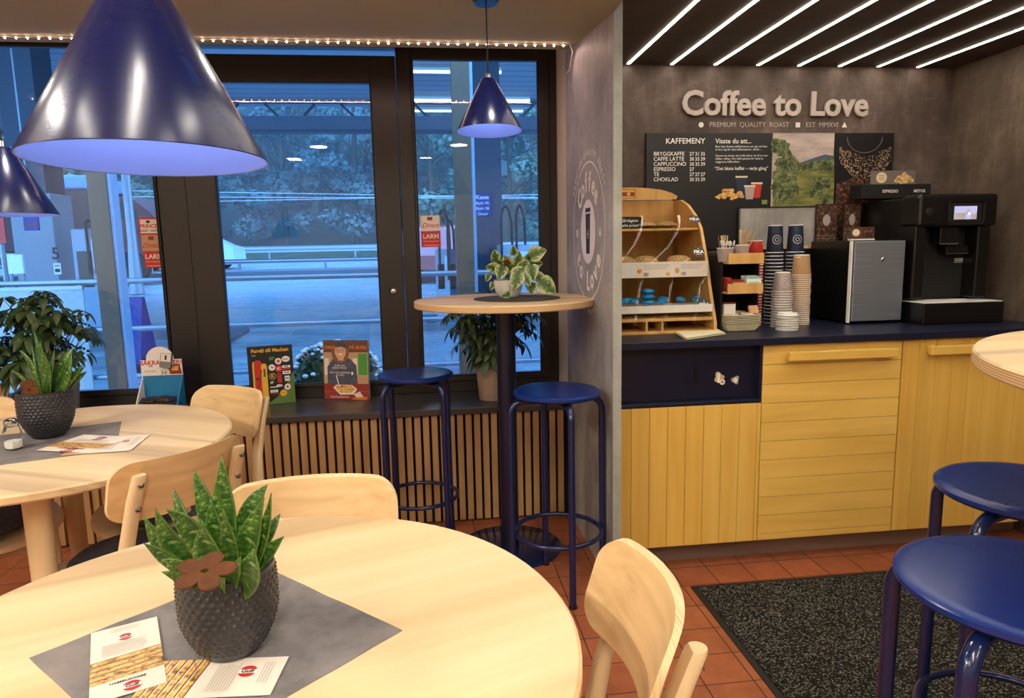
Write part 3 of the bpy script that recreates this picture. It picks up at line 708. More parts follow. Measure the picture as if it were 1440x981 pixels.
# flowering shrub in a box outside
def rnd_dir(r):
    v = Vector((r.gauss(0, 1), r.gauss(0, 1), r.gauss(0, 1))); return v.normalized()
p = at(474, 548, Y=4.15); t = thing('flower_box', 'planter of white chrysanthemums outside behind the two books', 'planter', (p.x, 4.15, 0))
B().mat('black_plastic').b2((-.27, -.13, 0), (.27, .13, p.z - .05), .01).obj('box', t)
rr = random.Random(5); lf = B().mat('leaf_dark'); fl = B().mat('white_print')
lf.sphere((0, 0, p.z + .07), .2, (1.2, .6, .95), 20, 12)
for k in range(900):
    d = rnd_dir(rr); c = Vector((0, 0, p.z + .06)) + Vector((d.x * .26, d.y * .14, d.z * .22)); u = rnd_dir(rr) * .02; v = d.cross(u).normalized() * .01
    lf.poly([c - u, c - v, c + u, c + v])
for k in range(120):
    d = rnd_dir(rr); d.z = abs(d.z); c = Vector((0, -.01, p.z + .07)) + Vector((d.x * .27, d.y * .16, d.z * .23)); 
    if d.z < .45 and rr.random() < .75: continue
    r = rr.uniform(.011, .018)
    fl.sphere(c, r, (1, 1, .7), 8, 6)
lf.obj('foliage', t, fixn=False); fl.obj('blossoms', t)

# ================================================================== tables and chairs
def disc_profile(r, t, bv=.004): return [(.001, -t), (r - bv, -t), (r, -t + bv), (r, -bv), (r - bv, 0), (.001, 0)]
def round_table(loc, r, label, rz, mat):
    t = thing('round_table', label, 'table', (loc[0], loc[1], 0), rz)
    b = B().mat(mat); b.lathe(disc_profile(r, .024, .005), (0, 0, .74), 96); b.obj('tabletop', t)
    f = B().mat('birch_x'); f.box((0, 0, .69), (.48, .06, .05), bevel=.003); f.box((0, 0, .69), (.06, .48, .05), bevel=.003); f.lathe([(.001, .70), (.33, .70), (.33, .716), (.001, .716)], n=48); f.obj('underframe', t)
    for k in range(4):
        a = PI / 4 + k * PI / 2; c = Vector((math.cos(a), math.sin(a), 0)); R_ = r * .63
        l = B().mat('birch_z'); l.tube([c * (R_ + .035), c * (R_ + .02) + Vector((0, 0, .3)), c * R_ + Vector((0, 0, .705))], [.021, .026, .031], 20); l.obj('leg', t)
    return t
T1 = round_table((-.268, .872), .451, 'large round wooden table in the foreground with a grey runner', math.radians(20), 'ash_top')
T2 = round_table((-1.064, 2.0), .471, 'round wooden table at the left beside the window', math.radians(-25), 'ash_top_2')

def chair(label):
    t = thing('dining_chair', label, 'chair', (0, 0, 0), 0)
    # seat: bent plywood shell with a rounded front
    b = B().mat('birch_x'); n = 24; rings = []
    def outline(z, k):
        pts = []
        for i in range(40):
            a = 2 * PI * i / 40; ca, sa = math.cos(a), math.sin(a); e = .62
            x = .205 * abs(ca) ** e * (1 if ca > 0 else -1); y = .20 * abs(sa) ** e * (1 if sa > 0 else -1)
            x *= 1 + .06 * (y / .2); pts.append((x * k, y * k + .01, z + .018 * (abs(x) / .2) ** 2 - (.03 * ((y - .12) / .08) if y > .12 else 0) * .6))
        return pts
    b.loft([outline(.432, .97), outline(.436, 1.0), outline(.447, 1.0), outline(.451, .97), outline(.446, .5), outline(.444, .05)]); b.obj('seat', t)
    f = B().mat('birch_x'); f.box((0, .13, .405), (.31, .022, .05), bevel=.003); f.box((0, -.165, .405), (.30, .022, .05), bevel=.003)
    for s in (-1, 1): f.box((s * .15, -.015, .405), (.022, .30, .05), bevel=.003)
    f.obj('seat_frame', t)
    for s in (-1, 1):
        l = B().mat('birch_z'); l.tube([(s * .175, .175, 0), (s * .165, .155, .25), (s * .158, .14, .43)], [.013, .017, .020], 14); l.obj('leg', t)
    for s in (-1, 1):     # rear legs run up as posts behind the backrest
        path = [(s * .172, -.25, 0, .013), (s * .165, -.205, .22, .016), (s * .16, -.185, .42, .019), (s * .142, -.207, .58, .0175), (s * .133, -.242, .70, .0165), (s * .129, -.268, .762, .0155), (s * .129, -.270, .767, .013)]
        rings = []
        for x, y, z, r in path:
            ring = []
            for k in range(20):
                a = 2 * PI * k / 20; vx, vy = math.cos(a) * r, math.sin(a) * r
                if vy > 0 and z > .5: vy = min(vy, r * .55)
                ring.append((x + vx, y + vy, z))
            rings.append(ring)
        l = B().mat('birch_z'); l.loft(rings); l.obj('leg', t)
    # backrest: curved plywood panel with round corners
    b = B(); Wd, Hh, rc, th = .345, .150, .046, .012
    def back(u, v, off):
        x = u * Wd / 2; y = -.252 + .052 * u * u; zz = v * Hh / 2
        tilt = .30
        return Vector((x * .985, y - off * 1.0 - zz * tilt + .004, .714 + zz + off * tilt))
    nu, nv = 28, 8
    def col(u):
        d = (1 - abs(u)) * Wd / 2
        hh = Hh / 2 if d >= rc else Hh / 2 - rc + math.sqrt(max(0, rc * rc - (rc - d) ** 2))
        return hh / (Hh / 2)
    us = [-math.cos(PI * k / nu) for k in range(nu + 1)]
    fr = [[back(u, -col(u) + 2 * col(u) * j / nv, 0) for j in range(nv + 1)] for u in us]
    bk = [[back(u, -col(u) + 2 * col(u) * j / nv, th) for j in range(nv + 1)] for u in us]
    bm = b.bm; F_ = [[bm.verts.new(p) for p in r] for r in fr]; K_ = [[bm.verts.new(p) for p in r] for r in bk]
    b.mat('ply_face')
    faces = []
    for i in range(nu):
        for j in range(nv):
            faces.append(bm.faces.new((F_[i][j], F_[i + 1][j], F_[i + 1][j + 1], F_[i][j + 1]))); faces.append(bm.faces.new((K_[i][j], K_[i][j + 1], K_[i + 1][j + 1], K_[i + 1][j])))
    b._fin(faces); faces = []; b.mat('ply_edge_bent')
    for i in range(nu):
        faces.append(bm.faces.new((F_[i][0], K_[i][0], K_[i + 1][0], F_[i + 1][0]))); faces.append(bm.faces.new((F_[i][nv], F_[i + 1][nv], K_[i + 1][nv], K_[i][nv])))
    for j in range(nv):
        for i in (0, nu): faces.append(bm.faces.new((F_[i][j], F_[i][j + 1], K_[i][j + 1], K_[i][j])))
    b._fin(faces); b.obj('backrest', t, ang=35)
    for s in (-1, 1):
        for z in (.745, .685):
            yy = -.2185 - (z - .69) * .30 - .030
            q = B().mat('steel'); q.lathe([(.001, 0), (.0075, 0), (.0075, .0025), (.0035, .0035), (.001, .001)], c=(s * .131, -.243 - (z - .70) * .36 - .0155, z), n=16, rot=Matrix.Rotation(PI / 2 - .3, 3, 'X')); q.obj('screw', t)
    return t
mm = NT('ply_edge_bent'); f = mm.noise(mm.coord((1, 260, 1)), 3, 2)
mm.base(mm.ramp(f, [(.40, lin((206, 172, 124))), (.5, lin((220, 190, 142))), (.6, lin((230, 204, 160)))])); mm.pr(Roughness=.55)
def seat_at(o, bc, face):
    """put the chair so its backrest centre stands at bc, facing direction face"""
    a = math.atan2(face[1], face[0]) - PI / 2; o.rotation_euler = (0, 0, a)
    off = Matrix.Rotation(a, 3, 'Z') @ Vector((0, -.25, 0)); o.location = (bc[0] - off.x, bc[1] - off.y, 0)
    return o
CHA = seat_at(chair('wooden chair at the right side of the foreground table'), (.292, .870), (-1, .05))
CHB = seat_at(dup(CHA, label='wooden chair tucked behind the foreground table, only its backrest top showing'), (-.250, 1.385), (.03, -1))
CHC = seat_at(dup(CHA, label='wooden chair with its screwed posts turned to the viewer, between the two round tables'), (-.590, 1.675), (-.78, .62))
CHD = seat_at(dup(CHA, label='wooden chair at the slatted wall beside the dark door frame'), (-.68, 2.42), (-.58, -.81))
CHE = seat_at(dup(CHA, label='wooden chair at the far left behind the bushy potted plant'), (-1.53, 2.36), (.6, -.8))
CHF = seat_at(dup(CHA, label='wooden chair at the near left corner of the table by the window'), (-1.50, 1.50), (.75, .66))
def cushion(ch, label):
    o = B().mat('cushion_felt').lathe([(.001, 0), (.155, 0), (.163, .006), (.163, .014), (.155, .02), (.001, .022)], n=48).obj('seat_cushion')
    p = wm(ch) @ Vector((0, .005, .456)); o.location = p; tag(o, label, 'cushion')
cushion(CHC, 'round dark grey felt cushion on the chair between the two tables')
cushion(CHE, 'round dark grey felt cushion on the chair at the far left')
cushion(CHD, 'round dark grey felt cushion on the chair by the slatted wall')
cushion(CHF, 'round dark grey felt cushion at the lower left under the table by the window')
cushion(CHA, 'round dark grey felt cushion on the chair right of the foreground table')

# high tables
def high_table(label, x, y, r, z, mat, base_r):
    t = thing('high_table', label, 'table', (x, y, 0))
    b = B(); b.mat(mat).lathe([(.001, -.0005), (r - .003, -.0005), (r, -.004)], (0, 0, z), 96); b.mat('ply_edge').lathe([(r, -.004), (r, -.024), (r - .003, -.027), (.001, -.027)], (0, 0, z), 96); b.obj('tabletop', t)
    B().mat('navy_dark').lathe([(.038, .012), (.038, z - .03)], n=32).obj('column', t)
    B().mat('navy_dark').lathe([(.001, z - .045), (.12, z - .045), (.12, z - .027), (.001, z - .027)], n=32).obj('mounting_plate', t)
    B().mat('navy_paint').lathe([(.001, 0), (base_r, 0), (base_r, .007), (base_r - .004, .010), (.05, .012), (.001, .012)], n=64).obj('base', t)
    return t
HT = high_table('high round table with a navy column in front of the window', .300, 2.735, .362, 1.05, 'ash_top', .215)
H2 = high_table('large high table with a plywood edge at the right border', 1.475, .761, .617, 1.05, 'ash_top_2', .30)

def stool(label, rz):
    t = thing('bar_stool', label, 'stool', (0, 0, 0), rz)
    B().mat('navy_seat').lathe([(.001, .722), (.142, .722), (.158, .724), (.165, .731), (.165, .739), (.158, .7445), (.146, .7455), (.001, .7455)], n=72).obj('seat', t)
    for k in range(4):
        a = PI / 2 * k; c = Vector((math.cos(a), math.sin(a), 0)); pts = [c * .06 + Vector((0, 0, .709)), c * .136 + Vector((0, 0, .709))]
        for q in range(1, 9):
            th = PI / 2 * q / 8; pts.append(c * (.136 + .044 * math.sin(th)) + Vector((0, 0, .661 + .048 * math.cos(th))))
        pts.append(c * .181 + Vector((0, 0, .35))); pts.append(c * .184 + Vector((0, 0, .012)))
        B().mat('navy_paint').tube(pts, .0125, 16).obj('leg', t)
        B().mat('black_rubber').lathe([(.001, 0), (.015, 0), (.015, .012), (.001, .012)], c=c * .184, n=16).obj('foot_cap', t)
    B().mat('navy_paint').ring((0, 0, .215), .167, .0085, 64, 10).obj('foot_ring', t)
    return t
S1 = stool('navy bar stool between the high round table and the concrete partition', math.radians(-84)); S1.location = (.440, 2.38, 0); S1.scale = (.95, .95, 1)
def mkstool(x, y, rz, label): return dup(S1, (x, y, 0), math.radians(rz), label)
S0 = mkstool(-.070, 2.84, 40, 'navy bar stool at the window, left of the high round table')
S3 = mkstool(.868, .862, 28, 'navy bar stool nearest the viewer at the lower right'); S3.scale = (1.07, 1.07, 1)
S4 = mkstool(1.215, 1.215, 20, 'navy bar stool farther back at the right border'); S4.scale = (1.07, 1.07, 1)

# entrance mat
x0, y0, x1, y1 = .915, .55, 2.30, 2.285
b = B(); b.mat('black_rubber').b2((x0, y0, .0), (x1, y1, .004), .001); b.mat('mat_pile').b2((x0 + .022, y0 + .022, .003), (x1 - .022, y1 - .022, .009), .002)
tag(b.obj('floor_mat'), 'speckled charcoal entrance mat on the red tile floor', 'mat')

# ================================================================== pendant lamps
def lamp(label, x, y, z, ztop, tilt=(0, 0), e=3.0):
    t = thing('pendant_lamp', label, 'lamp', (x, y, z))
    s = B().mat('lamp_navy'); prof = [(.1, 0), (.1003, .001), (.0215, .152), (.019, .1545), (.001, .155)]
    s.lathe(prof, n=96, caps=False); s.obj('shade', t, ang=50)
    i = B().mat('lamp_inner'); i.lathe([(.1, 0), (.0985, .0006), (.0195, .150), (.001, .151)], n=96, caps=False); i.obj('inner_shade', t)
    B().mat('white_plastic').lathe([(.012, .118), (.014, .150), (.001, .150)], n=24).obj('socket', t)
    B().mat(PENDANT).sphere((0, 0, .104), .017, (1, 1, 1.15), 20, 12).obj('bulb', t)
    B().mat('chrome').lathe([(.001, .154), (.008, .154), (.007, .168), (.003, .172), (.001, .172)], n=20).obj('cable_grip', t)
    B().mat('black_rubber').tube([(0, 0, .17), (0, 0, ztop - z)], .0022, 8).obj('cable', t)
    B().mat('navy_paint').lathe([(.001, ztop - z), (.04, ztop - z), (.04, ztop - z - .02), (.036, ztop - z - .024), (.001, ztop - z - .024)], n=32).obj('ceiling_cap', t)
    d = bpy.data.lights.new('lamp_light', 'POINT'); d.energy = e; d.shadow_soft_size = .02; d.color = (1, .88, .72)
    o = bpy.data.objects.new('lamp_light', d); COL.objects.link(o); o.parent = t; o.location = (0, 0, .075)
    t.rotation_euler = (math.radians(tilt[0]), math.radians(tilt[1]), 0)
    return t
p = at(210.5, 226, Y=.665); lamp('navy cone pendant lamp hanging large and near above the foreground table', p.x, .665, p.z, 2.36, (-2, 0), .55)
p = at(14, 302, Y=1.78); lamp('navy cone pendant lamp cut off by the left border', p.x, 1.78, p.z, 2.0, (0, 0), .5)
p = at(688.5, 184.5, Y=2.16); lamp('small dark cone pendant lamp in front of the right window', p.x, 2.16, p.z, 2.0, (-3, 0), .5)

# string of fairy lights along the ceiling edge
t = thing('light_string', 'string of small fairy lights along the ceiling edge above the windows', 'fairy lights', (0, 2.90, 2.05))
def czl(y): return 2.072 + (y - 3.0) / .45 * .143 if y > 3.0 else 2.0 + (y - 2.3) / .7 * .072
yl = 2.86; zl = czl(yl) - .006; pts = []; i = 0; x = -1.98
while x < .60:
    pts.append(Vector((x, yl - 2.90, zl - 2.05 + .002 * math.sin(x * 40)))); x += .019
B().mat('white_plastic').tube(pts, .0012, 5).obj('cord', t)
x = -1.97
while x < .60:
    if not (-1.66 < x < -1.58):
        b = B().mat(BULB); b.sphere((x, yl - 2.90 - .002, zl - 2.05 - .004), .0036, (1, 1, 1.1), 10, 8); b.obj('bulb', t)
    x += .0385
B().mat('white_plastic').tube([(.598, yl - 2.9, zl - 2.05), (.612, yl - 2.9 + .02, zl - 2.05 - .02), (.616, yl - 2.9 + .1, zl - 2.05 - .07), (.612, yl - 2.9 + .15, zl - 2.05 - .075)], .0022, 6).obj('plug_lead', t)
# the string's own soft light (one long, thin source on the string itself)
area('fairy_string_light', (-.65, 2.86, zl - .012), 2.5, .012, 6, (1, .66, .56))

# LED strips set in the boarded ceiling
NL = ['leftmost', 'second from the left', 'third from the left', 'fourth from the left', 'fourth from the right', 'third from the right', 'second from the right', 'rightmost']
sx = [879.3, 940.5, 1001.8, 1062.6, 1121.0, 1179.5, 1235.5, 1293.0]
for k, px in enumerate(sx):
    p = at(px, 93, Z=2.04); x = p.x
    t = thing('led_strip', 'white LED strip in the dark ceiling, ' + NL[k] + ' of the eight', 'ceiling light', (x, 1.72, 2.04), 0, 'LED strips in the ceiling of the coffee corner')
    B().mat('white_plastic').b2((-.008, -1.36, -.0015), (.008, 1.36, .0), .0).obj('profile', t)
    B().mat(LED).b2((-.0065, -1.36, -.0035), (.0065, 1.36, -.0015)).obj('diffuser', t)
    area('led_strip_light', (x, 1.72, 2.033), .013, 2.7, 1.6, (1.0, .90, .78))

# ================================================================== coffee corner cabinets
CY = 2.43; ZT = .90
t = thing('cabinet', 'left cabinet with a dark waste flap and vertical yellow boards', 'cabinet', (.96, CY, 0)); ox = .96
X0, X1, X2, X3 = PX + .032, 1.2405, 1.808, 2.372
def boards(name, parent, x0, x1, z0, z1, vertical, pitch, mat, off):
    """panel front with grooved boards, one mesh"""
    b = B().mat(mat); g = .0016
    b.b2((x0 - off, .004, z0), (x1 - off, .018, z1))
    if vertical:
        x = x0
        while x < x1 - .001:
            xe = min(x + pitch, x1); b.b2((x - off + (g / 2 if x > x0 else 0), -.004, z0), (xe - off - (g / 2 if xe < x1 else 0), .006, z1), .0008); x += pitch
    else:
        z = z1
        while z > z0 + .001:
            ze = max(z - pitch, z0); b.b2((x0 - off, -.004, ze + (g / 2 if ze > z0 else 0)), (x1 - off, .006, z - (g / 2 if z < z1 else 0)), .0008); z -= pitch
    return b.obj(name, parent)
plain('carcass', (60, 48, 40), .7)
def carcass(parent, x0, x1, off, z1=.868):
    b = B().mat('carcass'); b.b2((x0 - off + .002, .02, .10), (x1 - off - .002, .62, z1)); return b.obj('carcass', parent)
# left cabinet with recess
b = B().mat('carcass'); b.b2((X0 - ox, .02, .10), (X1 - ox - .002, .62, .64)); b.obj('carcass', t)
boards('front_panel', t, X0, X1 - .003, .097, .648, True, .0705, 'honey_z', ox)
b = B().mat('navy_dark'); b.b2((X0 - ox, .035, .665), (X1 - ox - .012, .05, .868)); flap = b.obj('waste_flap', t)
b = B().mat('navy_worktop'); b.b2((X0 - ox, -.004, .649), (X1 - ox - .003, .05, .663), .002); b.obj('lower_rail', t)
b = B().mat('navy_worktop'); b.b2((X1 - ox - .012, -.002, .663), (X1 - ox - .002, .05, .872), .001); b.b2((X0 - ox, .02, .868), (X1 - ox, .05, .874)); b.obj('side_rail', t)
# stickers and pictogram on the flap
q = at(1020, 532, Y=CY + .0345); pr_ = Print(XZ((0, 0.0348, 0)))
c1_ = at(1013, 532, Y=CY + .035); c2_ = at(1034, 534, Y=CY + .035); pg = at(975, 528, Y=CY + .035)
def blob(pr, x, y, r, mat, seed, sy=1):
    rn = random.Random(seed); pr.poly([(x + r * (1 + .22 * math.sin(3 * a + seed) + .1 * rn.uniform(-1, 1)) * math.cos(a), y + sy * r * (1 + .22 * math.sin(3 * a + seed)) * math.sin(a)) for a in [2 * PI * k / 24 for k in range(24)]], mat)
blob(pr_, c1_.x - ox - .006, c1_.z + .006, .018, 'kraft_light', 2); pr_.disc(c1_.x - ox + .008, c1_.z - .014, .011, 'white_print'); pr_.disc(c1_.x - ox + .008, c1_.z - .014, .006, 'food_print'); pr_.rect(c1_.x - ox - .012, c1_.z - .016, c1_.x - ox - .002, c1_.z + .02, 'white_print')
blob(pr_, c2_.x - ox, c2_.z, .015, 'cup_grey', 5); pr_.disc(c2_.x - ox, c2_.z - .001, .009, 'white_print')
px_ = pg.x - ox; pz = pg.z
for k in range(5): pr_.rect(px_ - .040 + k * .006, pz - .03, px_ - .0375 + k * .006, pz + .012, 'black_plastic')
for k in range(5): pr_.rect(px_ - .041, pz - .03 + k * .010, px_ - .0125, pz - .028 + k * .010, 'black_plastic')
pr_.disc(px_ + .008, pz + .034, .006, 'black_plastic'); pr_.poly([(px_, pz + .026), (px_ + .016, pz + .026), (px_ + .018, pz - .002), (px_ + .016, pz - .034), (px_ + .009, pz - .034), (px_ + .008, pz - .006), (px_ + .003, pz - .034), (px_ - .004, pz - .034), (px_ + .0, pz - .002)], 'black_plastic')
pr_.done('stickers', t, True)
def handle(parent, x0, x1, z, off):
    b = B().mat('honey_x'); b.box(((x0 + x1) / 2 - off, -.038, z), (x1 - x0, .022, .034), bevel=.003); b.box((x0 + .03 - off, -.016, z), (.03, .026, .022)); b.box((x1 - .03 - off, -.016, z), (.03, .026, .022))
    return b.obj('handle', parent)
t = thing('cabinet', 'middle cabinet with a large yellow drawer front of horizontal boards', 'cabinet', ((X1 + X2) / 2, CY, 0)); ox = (X1 + X2) / 2
carcass(t, X1, X2, ox); d = boards('drawer', t, X1, X2 - .005, .097, .868, False, .0745, 'honey_x', ox); handle(d, 1.322, 1.760, .828, ox)
t = thing('cabinet', 'right cabinet with a yellow door of vertical boards', 'cabinet', ((X2 + X3) / 2, CY, 0)); ox = (X2 + X3) / 2
carcass(t, X2, X3, ox); d = boards('door', t, X2, X3 - .004, .097, .868, True, .0705, 'honey_z', ox); handle(d, 1.897, 2.335, .829, ox)
b = B().mat('honey_z'); b.b2((X3, CY + .002, .097), (RX1 - .001, CY + .02, .868)); tag(b.obj('filler_panel'), 'narrow yellow filler board between the right cabinet and the wall', 'panel')
b = B().mat('plinth_wood'); b.b2((X0, CY + .075, 0), (2.26, CY + .095, .10), .001); b.b2((2.24, CY + .095, 0), (2.26, 3.05, .10)); b.b2((2.36, CY + .13, 0), (RX1 - .001, CY + .15, .10)); tag(b.obj('plinth'), 'dark wooden plinth under the cabinets', 'plinth')
b = B().mat('navy_worktop'); b.b2((X0, CY - .028, .872), (RX1 - .001, 3.098, ZT), .0025); tag(b.obj('worktop'), 'long navy worktop running over the coffee corner cabinets', 'worktop')

# ================================================================== partition logo
pc = at(828, 325, X=PX - .0012); base = frame((PX - .0012, 2.676, 1.306), (0, -1, 0), (0, 0, 1))
t = thing('wall_emblem', 'white round coffee emblem painted on the concrete partition', 'wall sign', (PX - .001, 2.676, 1.306))
pr_ = Print(base); pr_.ringp(0, 0, .262, .0065, 'sign_letter'); pr_.disc(0, 0, .124, 'sign_letter', .124, 48)
pr_.poly([(-.040, .070), (.040, .070), (.030, -.085), (-.030, -.085)], 'ink'); pr_.poly([(-.044, .076), (.044, .076), (.041, .092), (-.041, .092)], 'ink'); pr_.rect(-.046, .070, .046, .074, 'sign_letter')
pr_.ringp(0, -.008, .015, .002, 'sign_letter', 24); pr_.disc(0, -.008, .006, 'sign_letter')
pr_.rect(-.208, -.018, -.178, .014, 'sign_letter'); pr_.poly([(.178, -.018), (.208, -.018), (.193, .016)], 'sign_letter')
pr_.done('artwork', t)
b = B().mat('sign_letter')
arc_text(b, base, 'Coffee', .190, math.radians(146), math.radians(34), .105, .024)
arc_text(b, base, 'to Love', .195, math.radians(-156), math.radians(-24), .105, .024, True)
arc_text(b, base, 'PREMIUM QUALITY ROAST', .30, math.radians(150), math.radians(30), .032, .0)
arc_text(b, base, 'EST MMXVI', .315, math.radians(-112), math.radians(-68), .032, .0, True)
o = b.obj('lettering', None, fixn=False); o.parent = t; o.matrix_parent_inverse = wm(t).inverted()

# ================================================================== wall sign and menu board
WB = 3.098
a = at(957, 147, Y=WB); c = at(1218, 150, Y=WB)
t = thing('wall_sign', 'large pale Coffee to Love lettering on the concrete wall', 'wall sign', ((a.x + c.x) / 2, WB, a.z))
me = textmesh('Coffee to Love', .2, .006, .030); w = max(v.co.x for v in me.vertices) - min(v.co.x for v in me.vertices); bpy.data.meshes.remove(me)
ba = XZ(((a.x + c.x) / 2, WB - .012, a.z - .002)) @ Matrix.Rotation(math.radians(-.15), 4, 'Z')
texts(t, 'lettering', ba, [('Coffee to Love', 0, 0, .2 * (c.x - a.x) / w, .026, 'CENTER')], 'wall_letter', .006)
q = at(1090, 175.5, Y=WB - .004); pr_ = Print(XZ((q.x, WB - .004, q.z)))
tw = lambda px: at(px, 175.5, Y=WB - .004).x - q.x
pr_.text('PREMIUM  QUALITY  ROAST', tw(1054), 0, .0305, 'wall_letter', .0); pr_.text('EST  MMXVI', tw(1156), 0, .0305, 'wall_letter', .0)
pr_.disc(tw(986), 0, .012, 'sign_letter'); pr_.rect(tw(1122) - .011, -.011, tw(1122) + .011, .011, 'sign_letter'); pr_.poly([(tw(1187.5) - .013, -.011), (tw(1187.5) + .013, -.011), (tw(1187.5), .013)], 'sign_letter'); pr_.done('tagline', t)

MY = WB - .018
ma = at(909, 187, Y=MY); mb_ = at(1087, 187, Y=MY); mc = at(1174, 187, Y=MY); md = at(1258, 187, Y=MY); zt = ma.z; zb = zt - .52
t = thing('menu_board', 'black coffee menu board with a landscape photo and a coffee bean photo', 'menu board', ((ma.x + md.x) / 2, MY, (zt + zb) / 2))
plain('menu_black', (16, 15, 20), .4, var=.03)
def wparent(o, t): o.parent = t; o.matrix_parent_inverse = wm(t).inverted(); return o
wparent(B().mat('menu_black').b2((ma.x, MY, zb), (mb_.x, MY + .016, zt), .001).obj('menu_panel'), t)
pa = wparent(B().mat('sky_print').b2((mb_.x + .001, MY, zb), (mc.x - .001, MY + .016, zt)).obj('landscape_panel'), t)
pb = wparent(B().mat('menu_black').b2((mc.x, MY, zb), (md.x, MY + .016, zt)).obj('bean_panel'), t)
def P_(px, py): v = at(px, py, Y=MY - .0005); return (v.x - ma.x, v.z - zb)
pr_ = Print(XZ((ma.x, MY - .0005, zb))); T_ = lambda s_, px, py, size, bold=0, al='LEFT', m_='white_print': pr_.text(s_, *P_(px, py), size, m_, bold, al)
T_('KAFFEMENY', 936, 198.5, .034, .012)
for i, (nm, pp) in enumerate((('BRYGGKAFFE', ('27', '31', '35')), ('CAFFE LATTE', ('30', '35', '39')), ('CAPPUCCINO', ('30', '35', '39')), ('ESPRESSO', ('27',)), ('TE', ('27', '27', '27')), ('CHOKLAD', ('30', '35', '39')))):
    y = 216.5 + i * 7.2; T_(nm, 919, y, .024, .008)
    for k, v in enumerate(pp): T_(v, 969.5 + k * 7.8, y, .022, .008)
T_('Visste du att...', 1006, 198.5, .030, .012)
for i, ln in enumerate(('Bara dom finaste kaffebönorna som går att hitta', 'är bra nog för våra kaffemaskiner, därför ...', '', 'Genom att dricka vårt kaffe bidrar du till en mer', 'hållbar odling. Vårt kaffe plockas för hand av', 'noggranna kaffeodlare.')): 
    if ln: T_(ln, 1006, 206 + i * 4.3, .0128)
T_('“Det bästa kaffet – varje gång”', 1005, 237, .0208, .008)
def cup_print(px0, px1, y0, y1, m1):
    (xa, ya), (xb, yb) = P_(px0, y0), P_(px1, y1); pr_.poly([(xa, ya), (xb, ya), (xb - (xb - xa) * .16, yb), (xa + (xb - xa) * .16, yb)], m1); pr_.rect(xa - .002, ya - .006, xb + .002, ya + .002, 'cream_paper')
cup_print(1035, 1050, 248, 274, 'cup_navy'); cup_print(1057, 1071, 257, 278, 'cup_red'); cup_print(1047, 1061, 261, 280, 'cup_grey')
for (px, py, r_) in ((1016, 275, .02), (1024, 270, .026), (1032, 276, .022), (1040, 274, .022), (1010, 277, .012)): x, y = P_(px, py); blob(pr_, x, y, r_, 'food_print', int(px), .7)
x, y = P_(1075, 284); pr_.rect(x - .013, y - .010, x + .013, y + .010, 'sign_green' if 'sign_green' in M else (plain('sign_green', (126, 150, 52), .5) and 'sign_green'))
pr_.done('menu_print', t)
pr_ = Print(XZ((ma.x, MY - .0005, zb)))
X_ = lambda px, py: P_(px, py)
pr_.poly([X_(1118, 231), X_(1133, 226), X_(1147, 221), X_(1160, 217), X_(1173, 219), X_(1173, 240), X_(1095, 240)], 'hill_print')
pr_.poly([X_(1100, 236), X_(1130, 229), X_(1150, 226), X_(1173, 222), X_(1173, 250), X_(1095, 252)], 'tree_print')
pr_.poly([X_(1088, 240), X_(1130, 240), X_(1173, 240), X_(1173, 262), (X_(1173, 262)[0], .005), (X_(1088, 262)[0], .005)], 'field_print')
rn = random.Random(3)
for k in range(34):
    px = 1088 + rn.random() * 22 + (14 * rn.random() if k % 3 == 0 else 0); py = 200 + rn.random() * 78; (x, y) = X_(max(1094, px), py); 
    if py < 215 and px > 1104: continue
    blob(pr_, x, y, .026 + .010 * rn.random(), 'tree_print', k, .8)
for k in range(20):
    (x, y) = X_(1142 + rn.random() * 26, 252 + rn.random() * 34); blob(pr_, x, y, .018, 'tree_print', k, .8)
pr_.done('landscape_print', pa)
pr_ = Print(XZ((ma.x, MY - .0005, zb)))
(x, y) = X_(1216, 196)
for k in range(26):
    a0 = PI + PI * k / 26; a1 = PI + PI * (k + 1) / 26; pr_.poly([(x + q * math.cos(g), y + .01 + .8 * q * math.sin(g)) for q, g in ((.085, a0), (.09, a0), (.09, a1), (.085, a1))], 'steel')
for k in range(520):
    u = rn.random(); px = 1216 + (u - .5) * 2 * 36; py = 206 + rn.random() * 44 * (1.1 - abs(u - .5) * 1.2) + 16 * (1 - abs(u - .5) * 2); (x, y) = X_(px, py); r_ = .0016 + .0016 * rn.random()
    pr_.disc(x, y, r_, ('kraft_light', 'cup_grey', 'kraft')[k % 3], n=5)
pr_.poly([X_(1174, 258), X_(1200, 250), X_(1230, 252), X_(1257, 262), (X_(1257, 262)[0], .005), (X_(1174, 262)[0], .005)], 'beans_print')
pr_.done('bean_print', pb)

# ================================================================== potted plants
def bezier(p0, p1, p2, n):
    return [(1 - u) ** 2 * p0 + 2 * u * (1 - u) * p1 + u * u * p2 for u in [k / n for k in range(n + 1)]]
def leaf_strip(b, pts, wid, facing, prof='snake', fold=.25):
    fr = []; n = len(pts) - 1
    for i, p in enumerate(pts):
        u = i / n; tg = (pts[min(i + 1, n)] - pts[max(i - 1, 0)]).normalized(); sd = tg.cross(facing)
        if sd.length < .05: sd = tg.cross(Vector((1, 0, 0)))
        sd.normalize(); nn = sd.cross(tg).normalized()
        if prof == 'snake': k = (.62 + .38 * math.sin(PI * min(1, u * 1.1))) * (1 - max(0, (u - .55) / .45) ** 2.2)
        elif prof == 'heart': k = (math.sin(PI * min(1, (u * .93 + .07)) ** .62)) ** .8 if u < 1 else 0
        else: k = math.sin(PI * (u * .94 + .03)) ** .8
        k = max(k, .012); fr.append((p, sd * wid * .5 * k, nn, u * (sum((pts[j + 1] - pts[j]).length for j in range(n)) * 10)))
    b.blade(fr, fold=fold)
